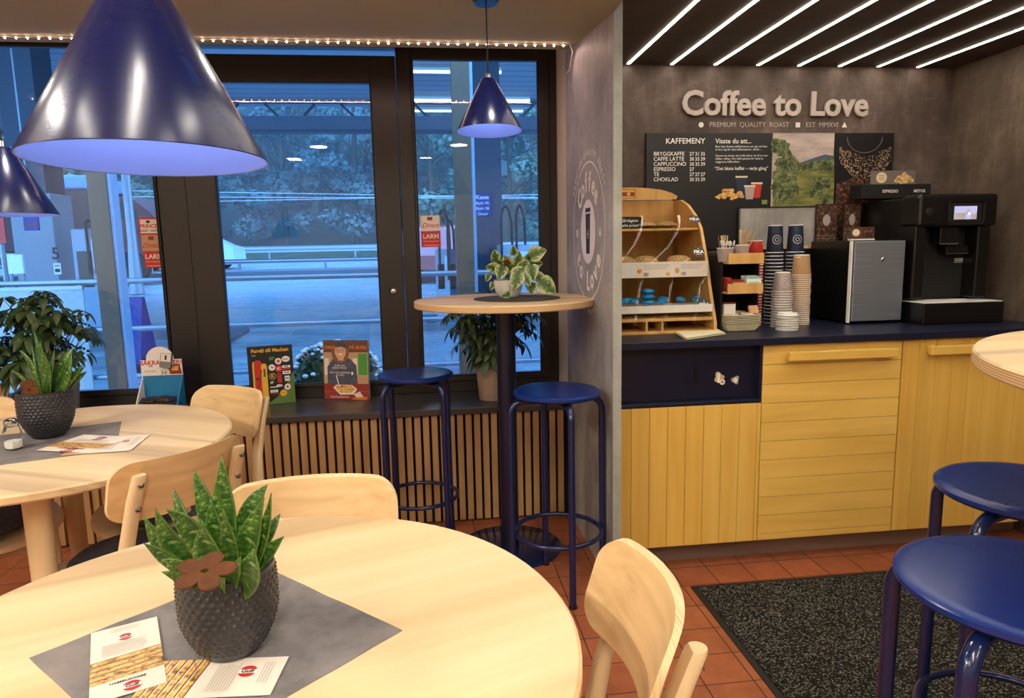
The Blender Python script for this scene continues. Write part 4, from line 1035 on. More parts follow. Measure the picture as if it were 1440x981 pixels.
def dotted_pot(t, R_, H_, br):
    dots = []
    rows = 13
    def fn(a, z, r):
        if z < .008 or z > H_ - .006: return 0
        rz = (z - .008) / (H_ - .014) * rows; i = math.floor(rz); f = rz - i - .5
        g = a / (2 * PI) * 34 + (.5 if i % 2 else 0); h = g - math.floor(g) - .5
        d = math.hypot(f, h) / .30
        return .0024 * math.exp(-d * d * 1.1)
    prof = []
    nz = 84
    for k in range(nz + 1):
        u = k / nz; z = u * H_; s_ = math.sin(min(1, u / .55) * PI / 2); r = br + (R_ * 1.0 - br) * (s_ * .93 + .07 * u)
        if u > .75: r -= .002 * (u - .75) / .25
        prof.append((r, z))
    prof = [(.001, 0), (br - .006, 0)] + prof[1:] + [(R_ - .006, H_), (R_ - .009, H_ - .006), (R_ - .012, H_ * .8), (.001, H_ * .8)]
    b = B().mat('dark_pot_glaze'); b.lathe(prof, n=340, fn=fn); b.obj('pot', t, ang=60)
    B().mat('soil').lathe([(.001, H_ * .84), (R_ - .0105, H_ * .83), (R_ - .0105, H_ * .81), (.001, H_ * .81)], n=40).obj('soil', t)
PC = Vector((-.271, .868, .7435)); PH = .114
t = thing('potted_plant', 'snake plant in a dark dimpled pot on the foreground table', 'potted plant', PC)
dotted_pot(t, .0605, PH, .036)
LV = [((312, 640), (316, 735), 30, .87), ((272, 661), (294, 720), 22, .885), ((244, 687), (256, 728), 13, .90), ((218, 715), (246, 775), 28, .83), ((202, 726), (232, 775), 22, .845), ((202, 764), (240, 786), 18, .81),
      ((228, 787), (262, 795), 15, .79), ((227, 804), (258, 812), 13, .785), ((233, 716), (278, 745), 28, .81), ((376, 681), (346, 722), 26, .88), ((371, 700), (345, 770), 30, .83), ((381, 693), (370, 765), 15, .84),
      ((394, 722), (376, 750), 15, .90), ((399, 754), (374, 778), 17, .86), ((357, 771), (350, 815), 36, .79), ((338, 782), (330, 808), 15, .785), ((317, 812), (308, 824), 18, .79), ((284, 733), (294, 785), 36, .825), ((313, 716), (326, 775), 22, .82), ((296, 700), (304, 760), 24, .86), ((352, 728), (338, 780), 26, .85)]
for (tx, ty), (bx, by), wp_, Yl in LV:
    tip = at(tx, ty, Y=Yl) - PC; mid = at(bx, by, Y=(Yl + PC.y) / 2 if Yl > .8 else Yl + .01) - PC; root = Vector((mid.x * .45, (mid.y) * .45, PH * .80)); root.x = max(-.03, min(.03, root.x)); root.y = max(-.03, min(.03, root.y))
    mid.z = max(mid.z, PH * .98 + .004)
    pts = bezier(root, mid + (mid - (root + tip) * .5) * .35, tip, 14)
    b = B().mat('leaf_banded'); leaf_strip(b, pts, wp_ * 1.2 * Yl / 967, Vector((-.1, -1, .35)).normalized()); o = b.obj('leaf', t, fixn=False)
    sm = o.modifiers.new('thick', 'SOLIDIFY'); sm.thickness = .0022; sm.offset = 0
SNAKE = t
def ornament(loc, size, rz, tilt, label, stake):
    t = thing('flower_ornament', label, 'plant ornament', loc); t.rotation_euler = (tilt, 0, rz)
    b = B().mat('rust'); n = 120; out = []; inn = []
    def R_(a): return size * (.50 + .5 * abs(math.cos(2.5 * a)) ** .7)
    out = [(R_(a) * math.cos(a), R_(a) * math.sin(a)) for a in [2 * PI * k / n for k in range(n)]]
    inn = [(size * .13 * math.cos(a), size * .11 * math.sin(a)) for a in [2 * PI * k / n for k in range(n)]]
    b.loft([[(x, -.001, z) for x, z in inn], [(x, -.001, z) for x, z in out], [(x, .001, z) for x, z in out], [(x, .001, z) for x, z in inn], [(x, -.001, z) for x, z in inn]], True, False, False); b.obj('blossom', t)
    g = B().mat('stem_brown')
    g.loft([[(x * k, -.0014, z * k) for x, z in out] for k in (.80, .84)], True, False, False); g.obj('engraved_line', t)
    B().mat('rust').tube([(0, .001, -size * .3), (0, .003, -stake)], .0015, 6).obj('stake', t)
    return t
q = at(288, 803, Y=.768); OR = ornament(q, .034, math.radians(10), math.radians(-76), 'rusty metal flower stuck in the pot on the foreground table', .030)
q = at(60, 618, Z=.742); P2 = Vector((q.x - .005, q.y + .045, .7435))
s2 = dup(SNAKE, P2, math.radians(150), 'snake plant in a dark dimpled pot on the table by the window'); s2.scale = (1.16, 1.16, 1.16)
q = at(41, 548, Y=P2.y - .06); o2 = dup(OR, q, math.radians(-20), 'rusty metal flower stuck in the pot on the table by the window')

def schefflera(name, label, loc, mat, pot, cen, rad, n, seed, band=False):
    r = random.Random(seed); t = thing('potted_plant', label, 'potted plant', loc)
    pr, ph = pot
    b = B().mat(mat); b.lathe([(.001, 0), (pr * .8, 0), (pr * .82, .004), (pr * .97, ph * .78), (pr * .97, ph * .79), (pr, ph * .8), (pr, ph), (pr - .006, ph), (pr - .01, ph * .85), (.001, ph * .85)], n=48); b.obj('pot', t)
    B().mat('soil').lathe([(.001, ph * .87), (pr - .0095, ph * .87), (pr - .0095, ph * .85), (.001, ph * .85)], n=24).obj('soil', t)
    st = B().mat('stem_brown'); lf = B().mat('leaf_dark')
    for k in range(n):
        while True:
            d = Vector((r.uniform(-1, 1), r.uniform(-1, 1), r.uniform(-1, 1)))
            if .25 < d.length < 1: break
        c = Vector(cen) + Vector((d.x * rad[0], d.y * rad[1], d.z * rad[2]))
        root = Vector((r.uniform(-.4, .4) * pr, r.uniform(-.4, .4) * pr, ph * .85)); mid = Vector((root.x + (c.x - root.x) * .25, root.y + (c.y - root.y) * .25, (root.z + c.z) / 2 + .02))
        st.tube(bezier(root, mid, c, 6), [.0030, .0026, .0022, .002, .0018, .0015, .0013], 5)
        m = r.randint(6, 8); L = r.uniform(.05, .082); ph0 = r.uniform(0, 6); ax = (c - Vector(cen)).normalized() * .6 + Vector((0, 0, .8)); ax.normalize()
        u = ax.orthogonal().normalized(); v = ax.cross(u)
        for j in range(m):
            a = ph0 + 2 * PI * j / m; o_ = u * math.cos(a) + v * math.sin(a); Lj = L * r.uniform(.8, 1.1)
            p0 = c + o_ * .012; p1 = c + o_ * Lj * .6 + ax * .012; p2 = c + o_ * Lj - Vector((0, 0, Lj * r.uniform(.25, .6)))
            leaf_strip(lf, bezier(p0, p1, p2, 6), L * .40, ax, 'ell', .12)
    st.obj('stems', t); lf.obj('foliage', t, fixn=False); return t
q = at(116, 574, Z=.545)
schefflera('p', 'bushy umbrella plant in a grey pot on the sill at the left', (q.x, 3.195, .5445), 'grey_pot', (.078, .165), (-.07, -.02, .36), (.27, .13, .22), 92, 4)
q = at(686, 566, Z=.545)
schefflera('p', 'bushy umbrella plant in a beige pot on the sill behind the navy column', (q.x + .035, 3.19, .5445), 'beige_pot', (.082, .19), (.0, -.01, .35), (.22, .12, .17), 80, 9)

# pothos on the high table
q = at(717, 418, Z=1.052); HP = Vector((q.x, q.y + .05, 1.0535)); 
B().mat('dark_placemat').lathe([(.001, 0), (.172, 0), (.172, .0025), (.001, .0025)], n=72).obj('placemat', None, loc=(HT.location.x + .045, HT.location.y - .02, 1.0502))
tag(bpy.data.objects['placemat'], 'round dark grey placemat on the high round table', 'placemat')
t = thing('potted_plant', 'variegated trailing plant in a white ribbed pot on the high round table', 'potted plant', HP)
b = B().mat('white_plastic'); b.lathe([(.001, 0), (.040, 0), (.042, .004), (.052, .020), (.057, .045), (.058, .068), (.055, .068), (.053, .055), (.001, .055)], n=160, fn=lambda a, z, r: .0012 * math.cos(a * 40) if .006 < z < .066 and r > .04 else 0); b.obj('pot', t, ang=60)
B().mat('soil').lathe([(.001, .060), (.0535, .060), (.0535, .052), (.001, .052)], n=30).obj('soil', t)
st = B().mat('stem_green' if 'stem_green' in M else (plain('stem_green', (110, 140, 66), .5) and 'stem_green')); lf = B().mat('leaf_variegated')
rp = random.Random(8); dY = HP.y
for (px, py, sz, ang, dy) in ((696, 359, 15, 100, .02), (757, 356, 22, 20, .0), (729, 363, 17, 80, -.02), (704, 384, 19, 250, -.05), (691, 377, 16, 170, -.02), (726, 396, 21, 250, -.07), (748, 384, 20, 280, -.05), (748, 408, 20, 260, -.02), (770, 404, 26, 320, -.03), (731, 382, 18, 30, -.05), (737, 373, 17, 50, -.03), (741, 395, 15, 300, -.06), (686, 391, 10, 250, .02), (692, 403, 10, 240, .0), (712, 366, 15, 120, .03), (718, 378, 16, 200, .03), (755, 372, 16, 10, .04), (700, 370, 13, 140, .05), (722, 352, 12, 95, .05), (711, 416, 11, 200, -.09), (760, 392, 17, 330, .03), (744, 362, 14, 60, .04)):
    c = at(px, py, Y=dY + dy) - HP; a = math.radians(ang); L = sz * 1.15 * dY / 967; 
    c.z = max(c.z, .006)
    dr = Vector((math.cos(a), rp.uniform(-.3, .1), math.sin(a))).normalized(); p0 = c - dr * L * .5; p2 = c + dr * L * .5; p0.z = max(p0.z, .004); p2.z = max(p2.z, .004)
    root = Vector((rp.uniform(-.02, .02), rp.uniform(-.02, .02), .058)); up = Vector(((root.x + p0.x) / 2, (root.y + p0.y) / 2, max(root.z, p0.z) + .025))
    st.tube(bezier(root, up, p0, 8), .0014, 6)
    leaf_strip(lf, bezier(p0, c + Vector((0, -.006, .006)), p2, 10), L * .88, Vector((rp.uniform(-.3, .3), -1, rp.uniform(-.1, .5))).normalized(), 'heart', .14)
st.obj('stems', t); lf.obj('foliage', t, fixn=False)
q = at(713, 370, Y=HP.y - .02); ornament(q, .017, .2, 0, 'tiny rusty metal flower in the trailing plant on the high table', .05)

# ================================================================== things on the tables
def cloth(label, pts, z):
    P_ = [Vector((p[0], p[1], z)) for p in pts]; b = B().mat('grey_cloth'); N = 40; rows = []
    for i in range(N + 1):
        row = []
        for j in range(N + 1):
            u, v = i / N, j / N; p = P_[0].lerp(P_[1], u).lerp(P_[3].lerp(P_[2], u), v)
            e = min(u, v, 1 - u, 1 - v); hgt = .0008 + .0008 * noise.noise(Vector((p.x * 14, p.y * 14, 3))) + (.0008 if .015 < e < .03 else 0)
            p = p + Vector((.0015 * noise.noise(Vector((v * 5, u * 5, 1))), .0015 * noise.noise(Vector((u * 5, v * 5, 9))), max(.0003, hgt))); row.append(p)
        rows.append(row)
    top = [[b.bm.verts.new(p) for p in r] for r in rows]; bot = [[b.bm.verts.new((p.x, p.y, z)) for p in r] for r in rows]; fs = []
    for i in range(N):
        for j in range(N):
            fs.append(b.bm.faces.new((top[i][j], top[i + 1][j], top[i + 1][j + 1], top[i][j + 1])))
    for i in range(N):
        fs += [b.bm.faces.new((top[i][0], bot[i][0], bot[i + 1][0], top[i + 1][0])), b.bm.faces.new((top[i][N], top[i + 1][N], bot[i + 1][N], bot[i][N])), b.bm.faces.new((top[0][i], top[0][i + 1], bot[0][i + 1], bot[0][i])), b.bm.faces.new((top[N][i], bot[N][i], bot[N][i + 1], top[N][i + 1]))]
    b._fin(fs); return tag(b.obj('table_runner'), label, 'table runner')
cL = at(41, 924, Z=.7415).xy; cR = at(566, 885, Z=.7415).xy; k1 = at(247, 842, Z=.7415).xy; k2 = at(389, 804, Z=.7415).xy
def isect(a, b_, c, d):
    r = b_ - a; s = d - c; t_ = (c - a).cross(s) / r.cross(s); return a + r * t_
cT = isect(cL, k1, cR, k2); cB = cL + cR - cT
cloth('grey square table runner laid cornerwise on the foreground table', [cL, cT, cR, cB], .7403)
a1 = at(171, 592, Z=.7415).xy; a2 = at(162, 632, Z=.7415).xy; a3 = at(0, 653, Z=.7415).xy; dv = (a3 - a2).normalized() * .60
cloth('grey table runner on the round table by the window', [a1, a2, a2 + dv, a1 + dv], .7403)

def leaflet(label, tl, tr, bl, z, thick=.0006, style=0):
    """printed card; tl, tr, bl are pixels of three of its corners on the table"""
    A, B_, C_ = (at(*q, Z=z) for q in (tl, tr, bl)); ux = (B_ - A); uy = (A - C_); w = ux.length; h = uy.length; ex = ux.normalized(); ey = uy - ex * uy.dot(ex); h = ey.length; ey.normalize()
    rz = math.atan2(ex.y, ex.x)
    t = thing('leaflet', label, 'leaflet', (C_.x, C_.y, z), rz)
    B().mat('paper').b2((0, 0, 0), (w, h, thick)).obj('card', t)
    pr = Print(Matrix.Translation((0, 0, thick)))
    def emblem(x, y, r, rot=0):
        pr.disc(x, y, r, 'red_print'); pr.rect(x - r * 1.0, y - r * .36, x + r * 1.0, y + r * .36, 'white_print'); pr.text('Gulf', x, y, r * .8, 'ink', .04)
    rn = random.Random(style)
    if style in (0, 2):
        # upper half text, lower half food stripes
        emblem(w * .50, h * .80, w * .11)
        for k in range(3): pr.rect(w * .28, h * (.915 + .022 * k), w * .72, h * (.919 + .022 * k), 'ink_soft')
        for k in range(8): pr.rect(w * .16, h * (.57 + .022 * k), w * (.84 - .1 * rn.random()), h * (.5745 + .022 * k), 'ink_soft')
        for k in range(5):
            y0 = h * (.21 + .062 * k); pr.poly([(0.0, y0), (w, y0 + h * .03), (w, y0 + h * .075), (0, y0 + h * .045)], 'food_print'); pr.poly([(0.0, y0 + h * .046), (w, y0 + h * .076), (w, y0 + h * .083), (0, y0 + h * .053)], 'ink')
        pr.text('HAMBURGARE', w * .5, h * .17, w * .075, 'ink', .02); emblem(w * .55, h * .085, w * .13)
    else:
        for k in range(6):
            x0 = w * (.0 + .065 * k); pr.poly([(x0, 0), (x0 + w * .045, 0), (x0 + w * .075, h), (x0 + w * .03, h)], 'food_print'); pr.poly([(x0 + w * .046, 0), (x0 + w * .053, 0), (x0 + w * .083, h), (x0 + w * .076, h)], 'ink')
        emblem(w * .74, h * .62, w * .07)
        for k in range(9): pr.rect(w * (.50 + .020 * k), h * .12, w * (.504 + .020 * k), h * (.86 - .1 * rn.random()), 'ink_soft')
        for k in range(4): pr.rect(w * (.85 + .022 * k), h * .3, w * (.854 + .022 * k), h * .85, 'ink_soft')
    pr.done('print', t, True); return t
leaflet('printed menu leaflet on the foreground runner, food photos at its lower end', (111, 895), (205, 871), (125, 992), .7436, style=0)
leaflet('printed menu leaflet slipped under the other one beside the dark pot', (198, 931), (379, 924), (182, 985), .7426, style=1)
leaflet('folded menu leaflet on the runner by the salt shaker, red emblem facing up', (118, 611), (188, 614), (51, 633), .7436, style=2)
leaflet('menu leaflet crossing the edge of the runner on the table by the window', (100, 618), (190, 612), (86, 640), .7426, style=1)

# salt shaker
q = at(14, 634, Z=.742); t = thing('salt_shaker', 'glass salt shaker with a metal lid on the table by the window', 'salt shaker', (q.x, q.y + .02, .7435))
def facet(r0, z, n=8, rr=.72): return [(r0 * (1 if i % 2 == 0 else .96) * math.cos(2 * PI * i / n + PI / 8), r0 * (1 if i % 2 == 0 else .96) * math.sin(2 * PI * i / n + PI / 8), z) for i in range(n)]
b = B().mat(CLEAR); b.sm = False; b.loft([facet(.021, 0), facet(.0225, .004), facet(.0225, .045), facet(.017, .060), facet(.014, .064)]); b.obj('jar', t)
b = B().mat('white_print'); b.loft([facet(.019, .003), facet(.0205, .006), facet(.0205, .022)]); b.obj('salt', t)
b = B().mat('chrome'); b.lathe([(.001, .061), (.0165, .061), (.0175, .064), (.0175, .072), (.016, .078), (.009, .082), (.001, .083)], n=32); b.obj('lid', t)

# ================================================================== things on the window sill
def book(name, label, cat, bl, br, tl, cover, paint, lean=.06):
    A, B_ = at(*bl, Z=.5455), at(*br, Z=.5455)
    ang = math.atan2(B_.y - A.y, B_.x - A.x); w = (B_ - A).length
    T_ = at(*tl, Y=A.y + .02); h = (T_.z - .5455) / math.cos(lean)
    t = thing(name, label, cat, (A.x, A.y, .5455)); t.rotation_euler = (0, 0, ang)
    Mx = Matrix.Rotation(-lean, 4, 'X')
    b = B(); b.mat(cover).box((w / 2, .001, h / 2), (w, .002, h)); b.box((w / 2, .019, h / 2), (w, .002, h)); b.box((.001, .01, h / 2), (.002, .018, h)); bmesh.ops.transform(b.bm, matrix=Mx, verts=b.bm.verts); b.obj('cover', t)
    b = B().mat('paper'); b.box((w / 2 + .002, .010, h / 2), (w - .006, .0155, h - .005)); bmesh.ops.transform(b.bm, matrix=Mx, verts=b.bm.verts); b.obj('pages', t)
    pr = Print(Mx @ frame((0, -.0003, 0), (1, 0, 0), (0, 0, 1))); paint(pr, w, h); pr.done('cover_print', t, True)
    return t
for nm, c in (('p_yellow', (222, 176, 40)), ('p_green', (70, 150, 52)), ('p_blue', (40, 60, 130)), ('p_grass', (88, 116, 54)), ('p_skin', (214, 160, 128)), ('p_cap', (64, 60, 62)), ('p_hair', (122, 84, 56)), ('p_brown', (94, 62, 42)), ('p_tan', (190, 150, 112)), ('p_orange', (220, 110, 50)), ('p_darkred', (140, 44, 36))): plain(nm, c, .45)
def gas_cover(pr, w, h):
    pr.rect(0, 0, w, h, 'menu_black'); pr.poly([(w * .35, 0), (w, 0), (w, h * .55), (w * .8, h * .3), (w * .6, h * .12)], 'p_grass')
    pr.text('Farväl till Macken', w * .5, h * .925, w * .118, 'p_yellow', .03); pr.text('Jan Öberg' if 0 else 'Foto', w * .14, h * .85, w * .05, 'white_print')
    def rr(x0, y0, x1, y1, m): 
        pts = [(w * x0, h * y0), (w * x1, h * y0)] + [(w * ((x0 + x1) / 2 + (x1 - x0) / 2 * math.cos(a)), h * (y1 + .05 * math.sin(a))) for a in [PI * k / 8 for k in range(9)]]; pr.poly(pts, m)
    rr(.09, .0, .2, .70, 'p_yellow'); rr(.13, .0, .30, .72, 'red_print'); rr(.28, .0, .41, .66, 'p_yellow'); pr.rect(w * .33, h * .48, w * .37, h * .62, 'p_brown')
    pr.poly([(w * .16, h * .2), (w * .18, h * .2), (w * .30, h * .6), (w * .28, h * .6)], 'ink'); pr.disc(w * .19, h * .45, w * .03, 'ink')
    D = lambda x, y, r_, m, tx, tm, sz=.8: (pr.disc(w * x, h * y, w * r_, m), pr.text(tx, w * x, h * y, w * r_ * sz, tm, .03))
    pr.text('BP', w * .53, h * .78, w * .11, 'p_green', .03); D(.67, .73, .085, 'red_print', '', 'white_print') if 0 else None
    pr.disc(w * .67, h * .73, w * .075, 'white_print'); pr.poly([(w * .67 + w * (.06 if k % 2 == 0 else .025) * math.sin(PI * k / 5), h * .73 + w * (.06 if k % 2 == 0 else .025) * math.cos(PI * k / 5)) for k in range(10)], 'red_print')
    pr.disc(w * .84, h * .76, w * .09, 'white_print', w * .07); pr.text('Esso', w * .84, h * .76, w * .07, 'red_print', .02)
    D(.52, .63, .075, 'white_print', '76', 'ink', .9); D(.67, .60, .085, 'red_print', 'IC', 'white_print', 1.0)
    pr.rect(w * .75, h * .61, w * .93, h * .65, 'white_print'); pr.text('Gulf', w * .84, h * .63, w * .05, 'ink', .03); pr.rect(w * .75, h * .575, w * .93, h * .602, 'red_print'); pr.rect(w * .75, h * .50, w * .93, h * .555, 'white_print'); pr.text('Nynäs', w * .84, h * .53, w * .05, 'ink', .03)
    pr.disc(w * .52, h * .48, w * .075, 'ink'); pr.ringp(w * .52, h * .48, w * .066, w * .012, 'p_yellow', 24); pr.text('K', w * .52, h * .48, w * .11, 'p_yellow', .04)
    pr.rect(w * .63, h * .36, w * .72, h * .52, 'red_print'); pr.text('M', w * .675, h * .485, w * .05, 'ink', .04); pr.text('A', w * .675, h * .44, w * .05, 'ink', .04); pr.text('T', w * .675, h * .395, w * .05, 'ink', .04)
    pr.rect(w * .79, h * .38, w * .90, h * .47, 'white_print'); pr.text('N', w * .845, h * .425, w * .08, 'ink', .04); pr.text('SP', w * .5, h * .37, w * .075, 'white_print', .03)
    pr.rect(w * .45, h * .285, w * .62, h * .30, 'white_print'); pr.disc(w * .66, h * .31, w * .07, 'white_print', w * .03); pr.text('mobil', w * .66, h * .31, w * .04, 'red_print', .03)
    pr.disc(w * .84, h * .28, w * .07, 'white_print'); pr.poly([(w * .84 + w * (.055 if k % 2 == 0 else .022) * math.sin(PI * k / 5), h * .28 + w * (.055 if k % 2 == 0 else .022) * math.cos(PI * k / 5)) for k in range(10)], 'red_print')
    pr.rect(w * .45, h * .20, w * .62, h * .245, 'white_print'); pr.text('CALTEX', w * .535, h * .2225, w * .035, 'ink', .03); pr.rect(w * .45, h * .17, w * .65, h * .18, 'red_print')
    pr.poly([(w * .74 + w * (.085 if k % 2 == 0 else .07) * math.sin(PI * k / 8), h * .18 + w * (.08 if k % 2 == 0 else .066) * math.cos(PI * k / 8)) for k in range(16)], 'p_yellow'); pr.text('SHELL', w * .74, h * .18, w * .035, 'red_print', .03)
def food_cover(pr, w, h):
    pr.rect(0, 0, w, h, 'p_tan'); pr.rect(0, h * .80, w, h, 'p_brown'); pr.rect(w * .78, h * .42, w * .98, h * .78, 'p_green'); pr.rect(w * .66, h * .42, w * .76, h * .7, 'paper'); pr.rect(w * .02, h * .42, w * .12, h * .7, 'paper')
    pr.text('HUSMAN', w * .12, h * .88, w * .09, 'p_orange', .02); pr.text('PÅ BURK', w * .79, h * .88, w * .10, 'p_orange', .02)
    pr.poly([(w * .08, h * .25), (w * .08, h * .55), (w * .2, h * .68), (w * .4, h * .73), (w * .6, h * .69), (w * .74, h * .58), (w * .76, h * .25)], 'denim_print')
    pr.disc(w * .38, h * .80, w * .20, 'p_hair', w * .24, 20); pr.poly([(w * .33, h * .66), (w * .45, h * .66), (w * .46, h * .74), (w * .32, h * .74)], 'p_skin')
    pr.disc(w * .385, h * .81, w * .125, 'p_skin', w * .165, 24)
    pr.poly([(w * .24, h * .87), (w * .27, h * .95), (w * .36, h * .99), (w * .46, h * .98), (w * .53, h * .91), (w * .54, h * .86), (w * .40, h * .895)], 'p_cap')
    for s_ in (-1, 1): pr.disc(w * (.385 + .05 * s_), h * .83, w * .012, 'ink', w * .009, 10); pr.ringp(w * (.385 + .05 * s_), h * .828, w * .032, w * .005, 'ink', 16)
    pr.poly([(w * .375, h * .80), (w * .395, h * .80), (w * .39, h * .815), (w * .382, h * .815)], 'p_tan'); pr.poly([(w * .335, h * .775), (w * .435, h * .775), (w * .41, h * .755), (w * .36, h * .755)], 'white_print')
    pr.rect(w * .62, h * .42, w * .66, h * .47, 'white_print')
    for i, ln in enumerate(('VI ÄR DIN', 'NÄRA KROG!', '', 'MAT SOM SMAKAR', 'ALLTID')):
        if ln: pr.text(ln, w * .36, h * (.575 - .04 * i), w * .055, 'white_print', .0)
    pr.rect(0, 0, w, h * .27, 'p_darkred'); pr.rect(0, h * .13, w, h * .15, 'red_print')
    pr.poly([(w * .20, h * .20), (w * .27, h * .25), (w * .62, h * .25), (w * .74, h * .18), (w * .66, h * .09), (w * .36, h * .08)], 'paper'); pr.poly([(w * .25, h * .20), (w * .30, h * .24), (w * .60, h * .24), (w * .69, h * .18), (w * .62, h * .12), (w * .38, h * .11)], 'food_print')
    pr.poly([(w * .66, h * .09), (w * .80, h * .14), (w * .88, h * .05), (w * .74, h * .02)], 'cream_paper'); pr.poly([(w * .60, 0), (w * .95, 0), (w * .97, h * .05), (w * .66, h * .035)], 'p_orange')
    pr.poly([(w * .27, h * .40), (w * .29, h * .405), (w * .35, h * .22), (w * .33, h * .22)], 'white_print'); pr.text('TONY & SUSANNES' if 0 else 'Tips & smakprover', w * .34, h * .045, w * .055, 'white_print', .0)
book('book', 'black book about petrol stations with round badges standing on the sill', 'book', (353, 571), (416, 565), (350, 488), 'menu_black', gas_cover)
book('book', 'cookery book with a smiling person in a cap on its cover standing on the sill', 'book', (457, 561), (519, 562), (462, 478), 'p_brown', food_cover)

# leaflet and snack display on the sill
q0 = at(200, 566, Y=3.17); q1 = at(258, 566, Y=3.17); wD = q1.x - q0.x; xD = (q0.x + q1.x) / 2
t = thing('display_stand', 'blue and white cardboard display with an arched header on the sill', 'display', (xD, 3.17, .5445))
zt_ = at(230, 505, Y=3.2).z - .5445; zb_ = at(230, 527, Y=3.2).z - .5445; za_ = at(230, 487, Y=3.2).z - .5445
B().mat('card_blue').b2((-wD / 2, .028, 0), (wD / 2, .034, zb_ + .01)).obj('back_card', t)
for s_, m_ in ((wD / 2 - .004, 'card_blue'), (-wD / 2, 'white_print')): B().mat(m_).prism([(s_, .03, 0), (s_, -.08, 0), (s_, -.08, .05), (s_, .03, zb_)], (.004, 0, 0)).obj('side_flap', t)
B().mat('card_blue').b2((-wD / 2, -.084, 0), (wD / 2, -.080, .05)).obj('front_lip', t)
b = B().mat('white_print'); b.b2((-wD / 2, .022, zb_), (wD / 2, .028, zt_)); b.prism([(-wD * .34, .0285, zt_ - .02)] + [(-wD * .34 * math.cos(a) - .006, .0285, zt_ + (za_ - zt_) * math.sin(a)) for a in [PI * k / 14 for k in range(15)]] + [(wD * .30, .0285, zt_ - .02)], (0, .003, 0)); b.obj('header', t)
pr_ = Print(frame((0, .0218, 0), (1, 0, 0), (0, 0, 1)))
pr_.text('SÄKRA BYTER!', 0, zt_ - .014, .027, 'red_print', .03); pr_.text('Allt', -wD * .26, zt_ - .028, .012, 'ink', .02); pr_.rect(-wD * .42, zb_ + .016, -wD * .12, zb_ + .018, 'ink_soft'); pr_.rect(-wD * .42, zb_ + .022, -wD * .15, zb_ + .024, 'ink_soft'); pr_.text('34:-', wD * .08, zb_ + .011, .026, 'ink'); pr_.poly([(wD * .15, zt_ - .026), (wD * .45, zt_ - .022), (wD * .49, zb_ + .004), (wD * .2, zb_ + .004)], 'p_darkred'); pr_.poly([(wD * .2, zt_ - .03), (wD * .42, zt_ - .03), (wD * .40, zb_ + .02), (wD * .22, zb_ + .02)], 'food_print')
pr_.done('header_print', t, True)
q = at(232, 517, Y=3.17); t2 = thing('small_box', 'small grey tilted box leaning on the header of the cardboard display', 'box', (q.x, 3.176, q.z)); 
b = B().mat('grey_pot'); b.box((0, 0, .032), (.046, .024, .064), bevel=.001); b.mat('paper').box((0, -.0125, .045), (.040, .0012, .036)); b.mat('ink').box((.0, -.0133, .045), (.008, .0006, .02)); b.obj('carton', t2); t2.rotation_euler = (-.12, math.radians(8), .1)
rn = random.Random(2)
for k, (dx, dy, dz, rot, l_) in enumerate(((-.055, -.05, .052, .2, 'leftmost'), (-.01, -.055, .054, -.2, 'second from the left'), (.045, -.05, .053, .1, 'rightmost'), (-.04, -.03, .073, -.1, 'upper left'), (.02, -.03, .076, .15, 'upper right'), (-.085, -.06, .042, .4, 'lowest, hanging out to the left'))):
    t3 = B().mat('foil_bag'); u_ = []
    t3.sphere((0, 0, 0), .04, (1.0, .62, .26), 20, 12); t3.b2((-.046, -.02, -.002), (-.034, .02, .002)); t3.b2((.034, -.02, -.002), (.046, .02, .002)); o = t3.obj('snack_bag'); o.location = (xD + dx, 3.17 + dy, .5445 + dz); o.rotation_euler = (.35, rot * .4, rot)
    tag(o, 'dark foil snack bag in the cardboard display, ' + l_, 'snack bag', 'snack bags in the cardboard display')
q = at(10, 556, Y=3.2); t = thing('red_box', 'dark red box with a pinkish flap at the left end of the sill', 'box', (q.x - .03, 3.2, .5445)); B().mat('p_darkred').b2((-.08, -.05, 0), (.07, .05, .105), .002).obj('carton', t); b = B().mat('p_skin'); b.prism([(-.08, -.05, .107), (.06, -.05, .107), (.05, .0, .165), (-.08, .0, .165)], (0, .003, 0)); b.obj('flap', t)

# stickers on the glass (inside face)
GY = FY + .0035
def sticker(label, x0, y0, x1, y1, col, draw, Yp=GY):
    a = at(x0, y0, Y=Yp); c = at(x1, y1, Y=Yp); w = c.x - a.x; h = a.z - c.z
    t = thing('sticker', label, 'sticker', (a.x, Yp, c.z)); B().mat(col).b2((0, -.0004, 0), (w, 0, h)).obj('sheet', t)
    pr = Print(frame((0, -.0005, 0), (1, 0, 0), (0, 0, 1))); draw(pr, w, h); pr.done('print', t, True)
def d_prince(p, w, h): p.rect(w * .06, h * .1, w * .94, h * .9, 'paper'); p.disc(w * .45, h * .76, w * .10, 'ink', h * .08); p.text('PRINCE', w * .46, h * .50, h * .30, 'red_print', .03); p.text('KONST - KAFFE', w * .46, h * .24, h * .17, 'ink', .02)
def d_direct(p, w, h): p.rect(w * .35, h * .68, w * .62, h * .9, 'p_darkred'); p.text('Direct', w * .48, h * .34, h * .42, 'red_print', .012, 'CENTER', .4)
def d_larm(p, w, h): p.text('LARM', w * .5, h * .66, h * .40, 'paper', .02); p.text('PÅ HÄR STÄNDIGT' if 0 else 'MÄRKT ANLÄGGNING', w * .5, h * .36, h * .10, 'paper'); p.rect(w * .1, h * .10, w * .9, h * .13, 'paper')
sticker('red framed PRINCE sticker high on the left window beside the dark frame', 194, 306, 226, 330, 'red_print', d_prince)
sticker('beige Direct sticker on the left window above the red LARM sticker', 198, 330, 229, 353, 'p_tan', d_direct)
sticker('red LARM sticker on the left window, lowest of three', 202, 353, 232, 376, 'red_print', d_larm)
sticker('pale Direct sticker on the right window', 591, 303, 619, 324, 'paper', d_direct)
